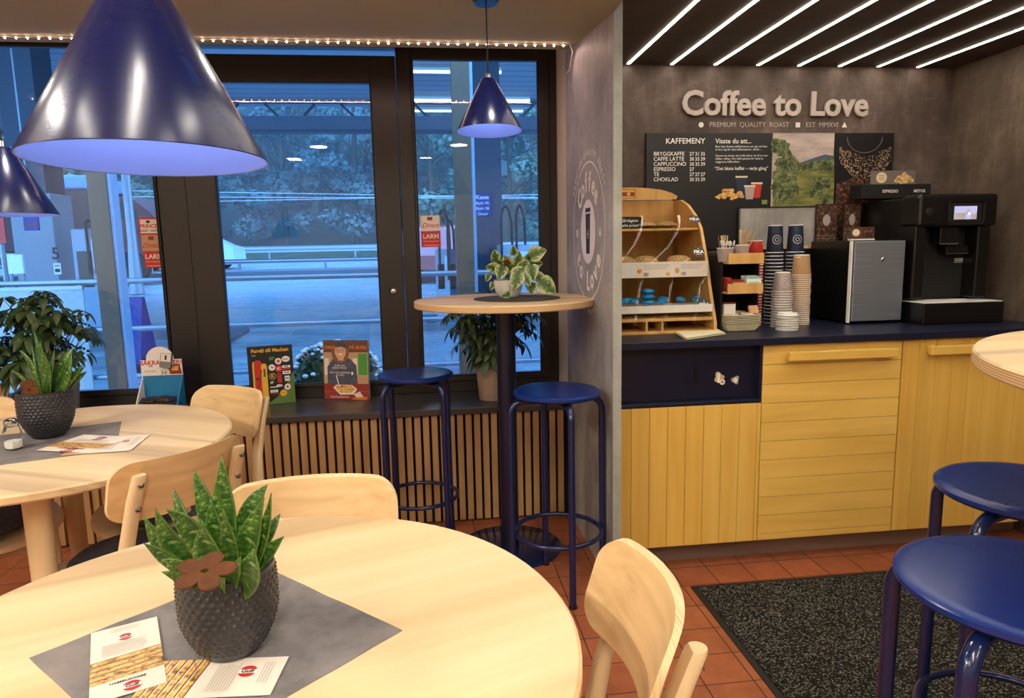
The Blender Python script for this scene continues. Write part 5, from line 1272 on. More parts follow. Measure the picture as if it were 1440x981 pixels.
sticker('red LARM sticker on the right window', 592, 325, 620, 347, 'red_print', d_larm)

# ================================================================== things on the worktop
# --- pastry display case
CX0, CX1 = .69, 1.13; CYF = 2.60; CYB = 3.085; ZW = .9005
curve = [(CYF, ZW), (CYF, .94)]
for q in ((1000, 400), (996, 365), (988, 320), (980, 302), (970, 288), (960, 281)):
    v = at(*q, X=CX1); curve.append((v.y, v.z))
curve.append((CYB, curve[-1][1] + .003))
def cy(z):
    for (ya, za), (yb, zb_) in zip(curve, curve[1:]):
        if za <= z <= zb_ + 1e-6: return ya + (yb - ya) * (z - za) / max(1e-6, zb_ - za)
    return CYB - .02
def zr(px, py):
    z = 1.1
    for k in range(12): z = at(px, py, Y=cy(z)).z
    return z
t = thing('pastry_case', 'birch pastry display case with a curved glass front', 'display case', ((CX0 + CX1) / 2, CYB, ZW)); O = Vector(t.location)
def WP(b, name, parent=t, **k):
    o = b.obj(name, None, **k); o.parent = parent; return o
def inv(o, par): o.matrix_parent_inverse = wm(par).inverted(); return o
ztop = curve[-1][1]
for xa in (CX0, CX1 - .012):
    inv(WP(B().mat('pine_case').prism([(xa, y, z) for y, z in curve] + [(xa, CYB, ZW)], (.012, 0, 0)), 'side_panel'), t)
inv(WP(B().mat('pine_case').b2((CX0, CYB - .008, ZW), (CX1, CYB, ztop)), 'back_panel'), t)
z1 = zr(920, 321); z2 = zr(920, 373); z3 = zr(920, 433); z4 = zr(920, 449); z5 = ZW
zt1 = zr(920, 281)
inv(WP(B().mat('pine_case').b2((CX0 + .012, cy(z1) + .012, z1 - .010), (CX1 - .012, CYB - .008, z1), .002), 'shelf'), t)
inv(WP(B().mat('pine_case').b2((CX0 + .012, cy(z2) + .02, z2 - .010), (CX1 - .012, CYB - .008, z2), .002), 'shelf'), t)
inv(WP(B().mat('pine_case').b2((CX0 + .012, cy(z4) + .004, z4 - .010), (CX1 - .012, CYB - .008, z4 + .002), .002), 'shelf'), t)
inv(WP(B().mat('pine_case').b2((CX0 + .012, CYF + .004, z5), (CX1 - .012, CYB - .008, z5 + .012), .002), 'base_board'), t)
for px in (911, 933):
    x = at(px, 458, Y=CYF).x; inv(WP(B().mat('pine_case').b2((x - .004, CYF + .012, z5 + .012), (x + .004, CYB - .02, z4 - .010)), 'divider'), t)
inv(WP(B().mat('steel').tube([(CX0 + .012, cy(zt1) + .02, zt1), (CX1 - .02, cy(zt1) + .02, zt1)], .007, 12), 'top_rail'), t)
inv(WP(B().mat('pine_case').b2((CX0, cy(zt1) + .02, ztop - .012), (CX1, CYB, ztop), .002), 'top_board'), t)
# curved glass front
b = B().mat(CLEAR); pts = [(y + .004, z) for y, z in curve[1:-3]]
b.loft([[(CX0 + .013, y, z) for y, z in pts] + [(CX0 + .013, y + .003, z) for y, z in reversed(pts)], [(CX1 - .013, y, z) for y, z in pts] + [(CX1 - .013, y + .003, z) for y, z in reversed(pts)]]); inv(WP(b, 'front_glass'), t)
# header board on top
v0 = at(866, 279, Y=3.0); v1 = at(951, 279, Y=3.0); vt = at(900, 262, Y=2.95)
hz = ztop + .001; hh = .052; L = v1.x - v0.x
t2 = thing('header_board', 'birch board with a rounded end and a red label on top of the pastry case', 'sign', (v0.x, 3.0, hz)); 
B().mat('pine_case').prism([(0, 0, 0), (L, 0, 0), (L + .006, 0, .012), (L * .93, 0, hh * .52), (L * .75, 0, hh * .8), (L * .5, 0, hh * .96), (L * .3, 0, hh), (0, 0, hh)], (0, .012, 0)).obj('board', t2)
pr_ = Print(frame((0, 0, 0), (1, 0, 0), (0, 0, 1))); pr_.rect(L * .07, hh * .12, L * .32, hh * .86, 'p_darkred'); pr_.rect(L * .08, hh * .16, L * .31, hh * .82, 'p_yellow'); pr_.rect(L * .085, hh * .28, L * .305, hh * .62, 'p_darkred'); pr_.disc(L * .21, hh * .46, .008, 'p_skin'); pr_.done('label', t2, True)
# price rails
def rail_(zlo, zhi, label, cards):
    y = min(cy(zlo), cy(zhi)) - .006
    tt = thing('price_rail', label, 'price rail', ((CX0 + CX1) / 2, y, zlo))
    w = (CX1 - CX0) / 2 - .014; B().mat('white_plastic').b2((-w, -.001, 0), (w, .001, zhi - zlo)).obj('strip', tt)
    pr = Print(frame((0, -.0012, 0), (1, 0, 0), (0, 0, 1)))
    for (px0, px1, kind) in cards:
        a = at(px0, 380, Y=y).x - tt.location.x; c = at(px1, 380, Y=y).x - tt.location.x; h = zhi - zlo
        pr.rect(a, .002, c, h - .002, 'paper'); pr.disc(a + .018, h * .42, .010, 'food_print'); pr.rect(a + .035, h * .78, c - .008, h * .81, 'ink_soft'); pr.rect(a + .035, h * .66, c - .012, h * .69, 'ink_soft'); pr.rect(a + .035, h * .54, c - .02, h * .57, 'ink_soft')
        if kind: pr.rect(c - .022, h * .1, c - .006, h * .3, 'p_yellow')
        for k in range(5): pr.rect(a + .036 + k * .004, h * .1, a + .038 + k * .004, h * .32, 'ink')
    if cards: pr.done('cards', tt, True)
rail_(zr(920, 390), zr(920, 368), 'white price rail with two cards on the middle shelf of the pastry case', [(893, 944, 1), (946, 990, 0)])
rail_(zr(920, 440), zr(920, 429), 'plain white rail on the lowest shelf of the pastry case', [])
def fika(px, py, lab):
    z = at(px, py, Y=2.62).z
    for k in range(10): z = at(px, py, Y=cy(z) - .004).z
    v = at(px, py, Y=cy(z) - .0045); tt = thing('round_sticker', lab, 'sticker', v)
    sl = math.atan2(cy(z + .01) - cy(z - .01), .02); r_ = Matrix.Rotation(-sl, 3, 'X'); ry = Vector((0, math.sin(sl), math.cos(sl)))
    pr = Print(frame((0, -.004, 0), (1, 0, 0), ry)); pr.disc(0, 0, .0245, 'black_plastic', n=36); pr.text('FIKA', 0, 0, .020, 'white_print', .03); pr.rect(-.012, -.012, .012, -.0108, 'white_print'); pr.disc(0, .015, .002, 'white_print', n=8); pr.done('disc', tt, True)
fika(976, 308, 'round black FIKA sticker highest on the pastry case glass'); fika(982, 354, 'round black FIKA sticker in the middle of the pastry case glass'); fika(990, 428, 'round black FIKA sticker lowest on the pastry case glass')
# chalk sign
v = at(886, 310, Y=cy(z1) + .03); tt = thing('chalk_sign', 'small black chalk sign with handwriting on the top shelf of the pastry case', 'sign', (v.x, cy(z1) + .035, z1 + .0005)); tt.rotation_euler = (math.radians(-8), 0, math.radians(6))
B().mat('black_matt').b2((-.055, 0, 0), (.055, .003, .050), .0005).obj('board', tt); pr_ = Print(frame((0, -.0003, 0), (1, 0, 0), (0, 0, 1))); pr_.text('Gårdagens', 0, .034, .018, 'white_print', 0, 'CENTER', .3); pr_.text('halva priset!', 0, .014, .017, 'white_print', 0, 'CENTER', .3); pr_.done('handwriting', tt, True)
# tray and sandwich on the top shelf
v = at(925, 313, Y=cy(z1) + .06); b = B().mat('steel'); b.loft([[(-.055, -.04, 0), (.055, -.04, 0), (.055, .04, 0), (-.055, .04, 0)], [(-.07, -.055, .012), (.07, -.055, .012), (.07, .055, .012), (-.07, .055, .012)], [(-.066, -.051, .012), (.066, -.051, .012), (.066, .051, .012), (-.066, .051, .012)], [(-.052, -.037, .002), (.052, -.037, .002), (.052, .037, .002), (-.052, .037, .002)]])
o = b.obj('serving_tray'); o.location = (v.x, cy(z1) + .085, z1 + .0005); tag(o, 'small steel tray on the top shelf of the pastry case', 'tray')
for px, lab, rz, sx_ in ((915, 'long filled baguette behind the steel tray', .1, 1.0), (950, 'long filled baguette at the right end of the top shelf', -.1, .8)):
    v = at(px, 304, Y=cy(z1) + .16); o = B().mat('bun_crust').sphere((0, 0, 0), .024, (2.6 * sx_, .9, .75), 24, 12).obj('baguette'); o.location = (v.x, CYB - .055, z1 + .019); o.rotation_euler = (0, 0, rz); tag(o, lab, 'bread')
for px, lab in ((876, 'seeded flat bun cut off by the concrete partition'), (908, 'seeded flat bun in the middle of the second shelf'), (954, 'seeded flat bun at the right of the second shelf')):
    v = at(px, 364, Y=cy(z2) + .07); b = B().mat('bun_crust'); b.lathe([(.001, 0), (.038, 0), (.05, .008), (.048, .02), (.034, .032), (.015, .036), (.001, .037)], n=36, fn=lambda a, z, r: .0015 * math.sin(a * 5 + r * 60)); o = b.obj('bun'); o.location = (v.x, v.y, z2 + .001); tag(o, lab, 'bun')
zb3 = z3 - .002
for k, (px, lab) in enumerate(((876, 'leftmost blue wrapped cake'), (890, 'second blue wrapped cake from the left'), (911, 'tall stack of blue wrapped cakes, its lowest one'), (932, 'blue wrapped cake right of the little stack'), (957, 'white and blue wrapped cake lying on its side'), (979, 'blue wrapped cake behind the lowest round sticker'))):
    v = at(px, 425, Y=cy(z3) + .05 + .01 * (k % 2))
    n_ = 3 if k == 2 else 1
    for j in range(n_):
        b = B().mat('blue_wrap'); b.sphere((0, 0, 0), .022, (1.25, .9, .52), 18, 10); b.b2((-.034, -.013, -.0008), (-.024, .013, .0008)); b.b2((.024, -.013, -.0008), (.034, .013, .0008)); o = b.obj('wrapped_cake'); o.location = (v.x, v.y, zb3 + .022 + .0215 * j + (.006 if n_ == 1 else 0)); o.rotation_euler = (.25 if n_ == 1 else 0, .3 * ((k % 3) - 1) if n_ == 1 else 0, .3 * k if n_ == 1 else .1 * j)
        tag(o, (lab if j == 0 else ('middle cake of the blue wrapped stack' if j == 1 else 'topmost cake of the blue wrapped stack')) + ' on the bottom shelf', 'wrapped cake', 'blue wrapped cakes in the pastry case')
b = B().mat('white_plastic'); b.b2((CX0 + .014, cy(z3) + .012, zb3 - .001), (CX1 - .014, cy(z3) + .16, zb3 + .006), .001); tag(b.obj('cake_tray'), 'white tray under the blue wrapped cakes', 'tray')

# paper bags lying at the edge
qs = [at(938, 461, Z=.902), at(994, 458, Z=.902), at(1019, 470, Z=.902), at(966, 478, Z=.902)]
for k in range(4):
    b = B().mat('cream_paper'); dz = .0025 * k; j = Vector((.004 * math.sin(k * 2), .004 * math.cos(k * 3), 0)); lo = [p + j + Vector((0, 0, dz - .0012)) for p in qs]; lo = [Vector((p.x, p.y, .9008 + dz)) for p in lo]
    b.loft([lo, [p + Vector((0, 0, .0022)) for p in lo]]); o = b.obj('paper_bag'); tag(o, 'cream paper bag, ' + ('lowest', 'second from below', 'third from below', 'topmost')[k] + ' of the little pile at the worktop edge', 'paper bag', 'paper bags on the worktop')

# --- wooden organiser
OX0, OX1, OYF, OYB = 1.165, 1.312, 2.585, 2.80
t = thing('organiser', 'three tier wooden organiser for sachets and stirrers beside the pastry case', 'organiser', ((OX0 + OX1) / 2, OYB, ZW))
ya, yb = at(1040, 371, Y=OYF).z, at(1040, 356, Y=OYF).z; yc_, yd = at(1040, 413, Y=OYF).z, at(1040, 399, Y=OYF).z
for z0, z1_ in ((ya, yb), (yc_, yd)):
    inv(WP(B().mat('pine_case').b2((OX0, OYF, z0), (OX1, OYF + .008, z1_), .001), 'front_board', t), t); inv(WP(B().mat('pine_case').b2((OX0, OYF + .008, z0), (OX1, OYB, z0 + .008)), 'shelf', t), t)
inv(WP(B().mat('black_matt').b2((OX0, OYB - .006, ZW), (OX1, OYB, yb)), 'back_panel', t), t)
for xx in (OX0 - .006, OX1): inv(WP(B().mat('black_matt').b2((xx, OYF + .05, ZW), (xx + .006, OYB, yb - .01)), 'side_panel', t), t)
def cup(label, x, y, z, rt, rb, h, mat, group=None, lid=True, inverted=True, open_=False):
    """paper cup; inverted cups stand on their rim"""
    tt = thing('paper_cup', label, 'paper cup', (x, y, z), 0, group)
    if inverted:
        b = B().mat(mat).lathe([(rt - .001, .003), (rt - .0005, .004), (rb, h - .004), (rb - .0015, h - .004), (rt - .003, .004)], n=32, caps=False); b.obj('body', tt)
        B().mat('white_print').ring((0, 0, .003), rt, .0016, 32, 8).obj('rim', tt)
        B().mat('white_print').lathe([(rb + .0004, h - .014), (rb - .0002, h), (rb - .003, h), (rb - .004, h - .005), (.001, h - .005)], n=32, caps=False).obj('base', tt)
    else:
        B().mat(mat).lathe([(.001, 0), (rb, 0), (rt, h - .002), (rt - .0015, h - .002), (rb - .001, .003), (.001, .003)], n=32).obj('body', tt); B().mat('white_print').ring((0, 0, h - .002), rt, .0015, 32, 8).obj('rim', tt)
    return tt
def stack(x, y, n, pitch, rt, rb, h, mat, what, emb=None):
    top = cup('topmost ' + what, x, y, ZW + pitch * n, rt, rb, h, mat)
    if emb: 
        pr = Print(frame((0, 0, 0), (1, 0, 0), (0, 0, 1))); 
        # emblem wrapped round the cup wall
        bb = B().mat('white_print'); rr_ = (rt + rb) / 2 + .0004
        for (R_, w_) in ((.017, .0016), (.007, .0016)):
            for k in range(28):
                a0, a1 = 2 * PI * k / 28, 2 * PI * (k + 1) / 28; q_ = []
                for r_, a_ in ((R_, a0), (R_ + w_, a0), (R_ + w_, a1), (R_, a1)):
                    u = r_ * math.cos(a_); zz = h * .48 + r_ * math.sin(a_); rad = rt + (rb - rt) * (zz / h) + .0006; th = -PI / 2 - .25 + u / rad; q_.append((rad * math.cos(th), rad * math.sin(th), zz))
                bb.poly(q_)
        bb.obj('emblem', top, fixn=False)
    base = None
    for k in range(n):
        lab = 'one of the nested cups below the top of the ' + what.replace('cup on the ', '') 
        if base is None: base = cup(lab, x, y, ZW + pitch * k, rt, rb, h, mat, 'nested cups of the ' + what.replace('cup on the ', ''))
        else: dup(base, (x + .0012 * math.sin(k * 1.3), y, ZW + pitch * k))
def bp(px, Y, z): return at(px, {1: 400}.get(0, 400), Y=Y).x
sp_ = lambda px, py, Y: at(px, py, Y=Y)
v = sp_(1089, 330, 2.86); stack(v.x + .004, 2.86, 20, .0152, .0365, .030, .120, 'cup_navy', 'navy cup on the left tall navy stack', True)
v = sp_(1117, 330, 2.86); stack(v.x + .006, 2.86, 20, .0152, .0365, .030, .120, 'cup_navy', 'navy cup on the right tall navy stack', True)
v = sp_(1070, 345, 2.74); stack(v.x + .006, 2.80, 22, .0122, .0325, .0285, .092, 'cup_red', 'red cup on the slim red stack', False)
v = sp_(1100, 390, 2.70); stack(v.x + .004, 2.705, 14, .0105, .041, .030, .082, 'cup_grey', 'grey cup on the low grey stack', True)
v = sp_(1127, 375, 2.76); stack(v.x + .006, 2.77, 24, .0087, .0395, .031, .088, 'cup_kraft', 'brown cup on the brown stack', False)
v = at(1107, 452, Y=2.60)
for k in range(7):
    b = B().mat('white_plastic'); b.lathe([(.042, 0), (.0435, .002), (.0435, .005), (.038, .007), (.036, .013), (.033, .013), (.032, .010), (.001, .010)], n=40); o = b.obj('cup_lid'); o.location = (v.x + .0015 * math.sin(k * 2.1), 2.60, ZW + .0095 * k)
    tag(o, 'white plastic cup lid, ' + ('lowest', 'second from below', 'third from below', 'fourth from below', 'third from the top', 'second from the top', 'topmost')[k] + ' of the small stack', 'cup lid', 'white cup lids stacked on the worktop')
# cups with stirrers and spoons on the organiser
zo = ya + .0085
cA = cup('grey paper cup full of white plastic spoons on the organiser', at(1021, 345, Y=2.63).x, 2.635, zo, .034, .026, .056, 'cup_grey', None, True, False)
cB_ = cup('grey paper cup holding long wooden stirrers on the organiser', at(1044, 342, Y=2.70).x, 2.705, zo, .030, .024, .066, 'cup_grey', None, True, False)
rn = random.Random(4)
for k in range(16):
    c0 = cB_.location; a = rn.uniform(-1, 1); b = B().mat('kraft_light'); p0 = Vector((rn.uniform(-.012, .012), rn.uniform(-.012, .012), .006)); d = Vector((.25 + .4 * a * .6, rn.uniform(-.2, .2), 1)).normalized(); b.box((0, 0, .062), (.0048, .0012, .12)); o = b.obj('stirrer'); o.location = c0 + p0; o.rotation_euler = d.to_track_quat('Z', 'Y').to_euler(); tag(o, 'flat wooden stirrer standing in the rear grey cup on the organiser', 'stirrer', 'wooden stirrers in the rear cup')
for k in range(9):
    c0 = cA.location; b = B().mat('kraft_light'); d = Vector((rn.uniform(-.22, .22), rn.uniform(-.1, .25), 1)).normalized(); b.box((0, 0, .05), (.0048, .0012, .10)); o = b.obj('stirrer'); o.location = c0 + Vector((rn.uniform(-.012, .012), rn.uniform(.0, .012), .006)); o.rotation_euler = d.to_track_quat('Z', 'Y').to_euler(); tag(o, 'flat wooden stirrer standing in the front grey cup on the organiser', 'stirrer', 'wooden stirrers in the front cup')
for k in range(6):
    c0 = cA.location; b = B().mat('white_plastic'); b.tube([(0, 0, 0), (0, 0, .055)], .0016, 6); b.sphere((0, 0, .068), .009, (.8, .3, 1.4), 12, 8); d = Vector((rn.uniform(-.3, .3), rn.uniform(-.35, .0), 1)).normalized(); o = b.obj('plastic_spoon'); o.location = c0 + Vector((rn.uniform(-.014, .014), rn.uniform(-.014, .0), .006)); o.rotation_euler = d.to_track_quat('Z', 'Y').to_euler(); tag(o, 'white plastic spoon standing in the front grey cup on the organiser', 'spoon', 'plastic spoons in the front cup')
for k, (px, mt_, lab) in enumerate(((1050, 'navy_dark', 'dark blue sachet lying left on the top tier of the organiser'), (1060, 'white_print', 'white and blue sachet on the top tier of the organiser'), (1067, 'navy_dark', 'dark blue sachet lying right on the top tier of the organiser'))):
    v = at(px, 350, Y=2.61); b = B().mat(mt_); b.sphere((0, 0, 0), .014, (1.1, .8, .5), 14, 8); o = b.obj('sachet'); o.location = (min(v.x, OX1 - .017), 2.612 + .012 * k, zo + .0075); o.rotation_euler = (.1, .3 * (k - 1), .4 * k); tag(o, lab, 'sachet')
# sachet boxes on the lower tiers
def obox(label, px0, px1, h, Y, z, mat, pm, dep=.05, lo=None):
    a = max(OX0 + .004, at(px0, 400, Y=Y).x); c = min(OX1 - .003, at(px1, 400, Y=Y).x); tt = thing('sachet_box', label, 'box', ((a + c) / 2, Y, z)); w = (c - a) / 2
    b = B().mat(mat); b.b2((-w, 0, 0), (w, .002, h * .8)); b.b2((-w, dep, 0), (w, dep + .002, h)); b.b2((-w, .002, 0), (-w + .002, dep, h * .9)); b.b2((w - .002, .002, 0), (w, dep, h * .9)); b.b2((-w, 0, 0), (w, dep, .002)); b.obj('carton', tt)
    pr = Print(frame((0, -.0002, 0), (1, 0, 0), (0, 0, 1))); pr.rect(-w * .8, h * .15, w * .8, h * .6, pm); pr.rect(-w * .5, h * .3, w * .5, h * .36, 'white_print'); pr.done('label', tt, True)
    for k in range(4): 
        B().mat(pm).box((0, .010 + .009 * k, h * .5 + .004), (w * 1.6, .003, h * .85)).obj('contents', tt)
zo2 = yc_ + .0085
plain('mint', (150, 196, 184), .5)
obox('red sachet box on the middle tier of the organiser', 1012, 1030, .055, 2.60, zo2, 'p_darkred', 'red_print'); obox('pinkish sachet box in the centre of the middle tier', 1031, 1049, .045, 2.60, zo2, 'p_skin', 'p_darkred'); obox('mint green sachet box on the middle tier of the organiser', 1050, 1072, .060, 2.60, zo2, 'white_print', 'mint')
# pulp cup carriers stacked at the bottom
for k in range(6):
    b = B().mat('cream_paper'); z = ZW + .028 + .0075 * k; w, d_ = .072, .08
    b.loft([[(-w * .8, -d_ * .8, -.026), (w * .8, -d_ * .8, -.026), (w * .8, d_ * .8, -.026), (-w * .8, d_ * .8, -.026)], [(-w, -d_, 0), (w, -d_, 0), (w, d_, 0), (-w, d_, 0)], [(-w + .004, -d_ + .004, .001), (w - .004, -d_ + .004, .001), (w - .004, d_ - .004, .001), (-w + .004, d_ - .004, .001)], [(-w * .75, -d_ * .75, -.022), (w * .75, -d_ * .75, -.022), (w * .75, d_ * .75, -.022), (-w * .75, d_ * .75, -.022)]] if k == 0 else [[(-w, -d_, -.003), (w, -d_, -.003), (w, d_, -.003), (-w, d_, -.003)], [(-w - .001, -d_ - .001, 0), (w + .001, -d_ - .001, 0), (w + .001, d_ + .001, 0), (-w - .001, d_ + .001, 0)], [(-w + .004, -d_ + .004, .001), (w - .004, -d_ + .004, .001), (w - .004, d_ - .004, .001), (-w + .004, d_ - .004, .001)], [(-w + .006, -d_ + .006, -.002), (w - .006, -d_ + .006, -.002), (w - .006, d_ - .006, -.002), (-w + .006, d_ - .006, -.002)]])
    if k == 5: 
        for ax in (-.033, .033):
            for ay in (-.04, .04): b.lathe([(.022, .001), (.026, .006), (.028, .001)], c=(ax, ay, 0), n=20, caps=False)
    o = b.obj('cup_carrier'); o.location = ((OX0 + OX1) / 2 - .0, 2.675, z); o.rotation_euler = (0, 0, .03 * math.sin(k * 2)); tag(o, 'cream pulp cup carrier, ' + ('lowest', 'second from below', 'third from below', 'fourth from below', 'second from the top', 'topmost')[k] + ' of the pile under the organiser', 'cup carrier', 'pulp cup carriers under the organiser')
v = at(1028, 425, Y=2.63); b = B().mat('white_print'); b.b2((-.028, 0, 0), (.020, .03, .045), .001); b.mat('p_darkred').b2((-.03, -.001, .042), (.022, .031, .047)); o = b.obj('napkin_box'); o.location = (v.x, 2.63, ZW + .0675); tag(o, 'white box with a red top standing on the pulp cup carriers', 'box')
v = at(1060, 430, Y=2.62); b = B().mat('p_skin'); b.box((0, 0, .018), (.04, .012, .034), bevel=.003); o = b.obj('sachet'); o.location = (v.x, 2.615, ZW + .068); o.rotation_euler = (-.4, 0, .1); tag(o, 'pinkish sachet leaning on the pulp cup carriers', 'sachet')

# grey board on the back wall, leaning posters
a = at(1042, 291, Y=3.05); c = at(1148, 345, Y=3.05); t = thing('grey_panel', 'grey panel with a black top edge standing behind the cup stacks', 'panel', ((a.x + c.x) / 2, 3.05, ZW)); w = (c.x - a.x) / 2; h = a.z - ZW; hb = c.z - ZW
B().mat('concrete_panel').b2((-w, 0, hb), (w, .02, h - .006)).obj('board', t); B().mat('black_matt').b2((-w, -.002, h - .006), (w, .022, h)).obj('top_edge', t); B().mat('pine_case').b2((-w, -.01, hb - .012), (w, .022, hb)).obj('ledge', t); B().mat('black_matt').b2((-w, .004, 0), (w, .02, hb - .012)).obj('support', t)
def poster(label, p0, p1, Y, base_z, mat):
    a = at(*p0, Y=Y); c = at(*p1, Y=Y); tt = thing('poster_stand', label, 'poster', ((a.x + c.x) / 2, Y, base_z)); w = (c.x - a.x) / 2
    B().mat('black_plastic').b2((-w, 0, 0), (w, .006, a.z - base_z), .001).obj('frame', tt); h = a.z - base_z; h0 = c.z - base_z
    pr = Print(frame((0, -.0002, 0), (1, 0, 0), (0, 0, 1))); pr.rect(-w + .004, max(.01, h0), w - .004, h - .004, mat)
    for k in range(4): pr.rect(-w + .01, h0 + .008 + .012 * k, w - .01, h0 + .0095 + .012 * k, 'ink_soft')
    if mat == 'beans_print': pr.disc(0, h * .86, w * .35, 'cup_grey', h * .05)
    pr.done('picture', tt, True)
poster('dark coffee bean poster standing behind the small refrigerator', (1148, 287), (1176, 345), 3.035, ZW, 'beans_print')
poster('narrow dark poster right of the coffee bean poster', (1187, 286), (1209, 337), 3.030, ZW, 'beans_print')

# milk refrigerator
FX0, FX1, FYF, FYB, FZ = 1.757, 2.000, 2.705, 3.02, 1.252
t = thing('small_refrigerator', 'small black refrigerator with a brushed steel door beside the coffee machine', 'refrigerator', ((FX0 + FX1) / 2, FYF, ZW)); w = (FX1 - FX0) / 2
B().mat('black_plastic').b2((-w, .022, .008), (w, FYB - FYF, FZ - ZW), .004).obj('housing', t)
d = B().mat('brushed_door').b2((-w + .012, 0, .012), (w - .002, .018, FZ - ZW - .004), .003).obj('door', t)
B().mat('white_print').b2((-w, .002, .006), (-w + .006, .02, FZ - ZW - .002), .001).obj('edge_strip', t)
B().mat('chrome').lathe([(.001, 0), (.008, 0), (.009, .002), (.006, .005), (.001, .005)], c=(0.02, 0, .27), n=24, rot=Matrix.Rotation(PI / 2, 3, 'X')).obj('lock', d)
for x, y in ((-w + .02, .04), (w - .02, .04), (-w + .02, .28), (w - .02, .28)): B().mat('black_rubber').lathe([(.001, 0), (.01, 0), (.01, .008), (.001, .008)], c=(x, y, 0), n=12).obj('foot', t)
v = at(1212, 334, Y=2.76); t = thing('card_holder', 'small tent card with cookies on top of the refrigerator', 'card', (v.x - .004, 2.75, FZ + .0005))
b = B().mat('p_brown'); b.b2((-.052, 0, .006), (.052, .003, .055)); b.mat('white_print').b2((-.054, -.003, 0), (.054, .02, .006)); b.obj('card', t); pr_ = Print(frame((0, -.0002, 0), (1, 0, 0), (0, 0, 1))); pr_.disc(-.03, .032, .017, 'cream_paper', .015); pr_.rect(.0, .012, .048, .05, 'beans_print'); pr_.done('print', t, True)

# coffee machine
MX0, MX1, MYF, MYB = 2.022, 2.384, 2.672, 3.06; Z0 = ZW; MZ = 1.436 - ZW
t = thing('coffee_machine', 'large black coffee machine with a small lit touch screen', 'coffee machine', ((MX0 + MX1) / 2, MYF, ZW)); w = (MX1 - MX0) / 2; D = MYB - MYF
B().mat('black_plastic').b2((-w, .10, .02), (w, D, MZ - .01), .01).obj('housing', t)
b = B().mat('black_plastic'); b.b2((-w, .0, MZ - .135), (w, .11, MZ), .014); b.obj('head_panel', t)
B().mat('black_plastic').b2((-w, .012, .10), (-w + .05, .11, MZ - .13), .006).obj('side_column', t)
B().mat('black_plastic').b2((w - .075, .012, .10), (w - .015, .11, MZ - .13), .006).obj('side_column', t)
B().mat('black_matt').b2((-w + .05, .085, .10), (w - .075, .10, MZ - .13)).obj('rear_panel', t)
B().mat('steel').b2((-.045, .02, MZ - .20), (.03, .09, MZ - .135), .004).obj('outlet', t) if 0 else B().mat('black_plastic').b2((-.065, .015, MZ - .205), (.02, .08, MZ - .135), .004).obj('outlet', t)
B().mat('chrome').b2((-.065, .013, MZ - .208), (.02, .02, MZ - .203)).obj('outlet_trim', t)
b = B().mat('black_plastic'); b.b2((-w - .002, -.07, 0), (w + .002, .12, .088), .004); b.obj('drip_base', t)
b = B().mat('white_print'); b.b2((-w + .004, -.066, .088), (w - .004, .085, .0915), .0015); b.obj('drip_tray', t)
a = at(1342, 290, Y=MYF); c = at(1372, 308, Y=MYF); sx0, sx1, sz0, sz1 = a.x - t.location.x, c.x - t.location.x, c.z - ZW, a.z - ZW
b = B().mat('black_matt'); b.b2((sx0 - .03, -.002, sz0 - .02), (sx1 + .035, .004, sz1 + .02), .012); b.obj('screen_surround', t)
S_ = emis('screen_blue', (70, 100, 190), 1.1); emis('screen_light', (190, 205, 250), 1.3); emis('screen_dark', (24, 30, 60), .6)
scn = B().mat(S_).b2((sx0, -.004, sz0), (sx1, -.0015, sz1)).obj('screen', t)
pr_ = Print(frame((0, -.0042, 0), (1, 0, 0), (0, 0, 1))); mxs, mzs = (sx0 + sx1) / 2, (sz0 + sz1) / 2; pr_.poly([(sx0, sz0), (sx1, sz0), (sx1, mzs - .005), (mxs, mzs), (sx0, mzs)], 'screen_dark'); pr_.disc(mxs + .012, mzs + .004, .011, 'screen_dark'); pr_.poly([(mxs - .004, sz0), (mxs + .026, sz0), (mxs + .022, mzs - .004), (mxs + .002, mzs - .002)], 'screen_blue'); pr_.disc(mxs + .016, mzs - .003, .006, 'screen_light'); pr_.done('screen_image', scn, True) 
k_ = at(1306, 298, Y=MYF); B().mat('black_matt').lathe([(.001, 0), (.017, 0), (.017, .006), (.014, .008), (.001, .008)], c=(k_.x - t.location.x, 0, k_.z - ZW), n=32, rot=Matrix.Rotation(PI / 2, 3, 'X')).obj('knob', t)
k_ = at(1351, 366, Y=MYF + .08); pr_ = Print(frame((k_.x - t.location.x, .0845, k_.z - ZW), (1, 0, 0), (0, 0, 1))); pr_.rect(-.026, -.009, .026, .009, 'white_print'); pr_.rect(-.024, -.007, .024, .007, 'black_matt'); pr_.text('FRANKE', 0, 0, .012, 'white_print', .02); pr_.done('nameplate', t, True)
b = B().mat('black_plastic'); b.b2((-.02, .03, MZ - .245), (.08, .085, MZ - .215), .003); b.mat('steel').b2((-.02, .028, MZ - .249), (.082, .034, MZ - .245)); b.obj('spout_shelf', t)
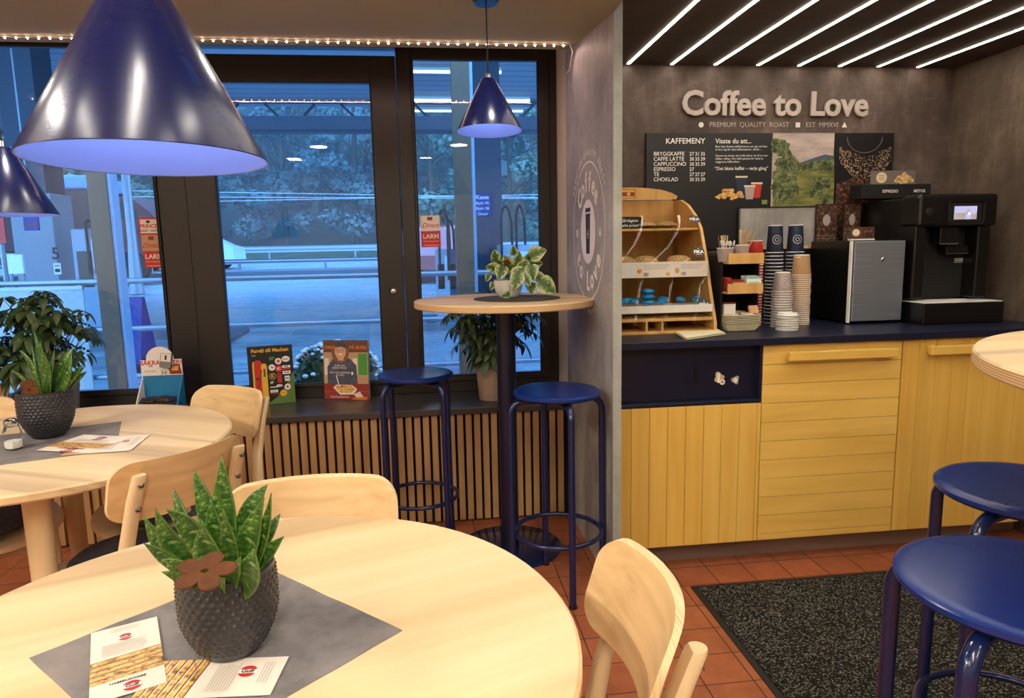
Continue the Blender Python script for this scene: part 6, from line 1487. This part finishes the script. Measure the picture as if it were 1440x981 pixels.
# long box behind and on top with lettering, cookie sign above
a = at(1212, 259, Y=2.95); c = at(1309, 274, Y=2.95); t = thing('bean_container', 'long black box with white lettering behind the top of the coffee machine', 'box', ((a.x + c.x) / 2, 2.95, ZW + MZ + .0005 - .01 + .01)); w = (c.x - a.x) / 2; h = a.z - t.location.z
B().mat('black_matt').b2((-w, 0, 0), (w, .09, h), .003).obj('housing', t)
pr_ = Print(frame((0, -.0002, 0), (1, 0, 0), (0, 0, 1))); pr_.text('ESPRESSO', -w * .18, h * .5, .018, 'white_print', .02); pr_.text('METOS', w * .66, h * .5, .018, 'white_print', .02); pr_.done('lettering', t, True)
bx = t.location.z + h
a = at(1228, 239, Y=2.97); c = at(1290, 257, Y=2.97); t = thing('cookie_sign', 'brown grey sign with cookies on top of the long black box', 'sign', ((a.x + c.x) / 2, 2.985, bx + .0005)); w = (c.x - a.x) / 2; h = a.z - bx - .002
plain('taupe', (118, 108, 98), .5); B().mat('taupe').b2((-w, 0, 0), (w, .004, h), .0005).obj('board', t); pr_ = Print(frame((0, -.0002, 0), (1, 0, 0), (0, 0, 1))); pr_.disc(-w * .52, h * .5, .026, 'cream_paper', .024); 
for k in range(3): pr_.rect(-w * .52 - .014, h * .5 - .010 + .009 * k, -w * .52 + .014, h * .5 - .006 + .009 * k, 'p_tan')
for (x, y, r_) in ((.03, .022, .018), (.055, .038, .016), (.078, .022, .018), (.05, .014, .014)): blob(pr_, x, y, r_ + .003, 'cream_paper', 3, .7); blob(pr_, x, y, r_, 'food_print', 4, .7)
pr_.done('cookie_print', t, True)
v = at(1400, 425, Y=2.9); b = B().mat('p_brown'); pts = [Vector((2.400 + .03 * math.sin(k * .9) * (1 - k / 40), 2.86 + .03 * math.cos(k * .7), ZW + .004 + .003 * k)) for k in range(32)]; b.tube(pts, .0025, 6); tag(b.obj('power_cord'), 'loosely coiled brown cord right of the coffee machine', 'cord')

# rain mist in front of the wooded hillside
mm = NT('mist'); mm.t.nodes.remove(mm.b); vs = mm.n('ShaderNodeVolumeScatter'); vs.inputs['Color'].default_value = (.80, .90, 1, 1); vs.inputs['Density'].default_value = .020; vs.inputs['Anisotropy'].default_value = .1
mm.l(vs.outputs[0], mm.t.nodes['Material Output'].inputs['Volume'])
b = B().mat('mist'); b.b2((-60, 36.2, .5), (30, 70, 40)); o = b.obj('mist'); o['kind'] = 'stuff'; o['label'] = 'thin rain mist hanging in front of the trees'; o['category'] = 'mist'
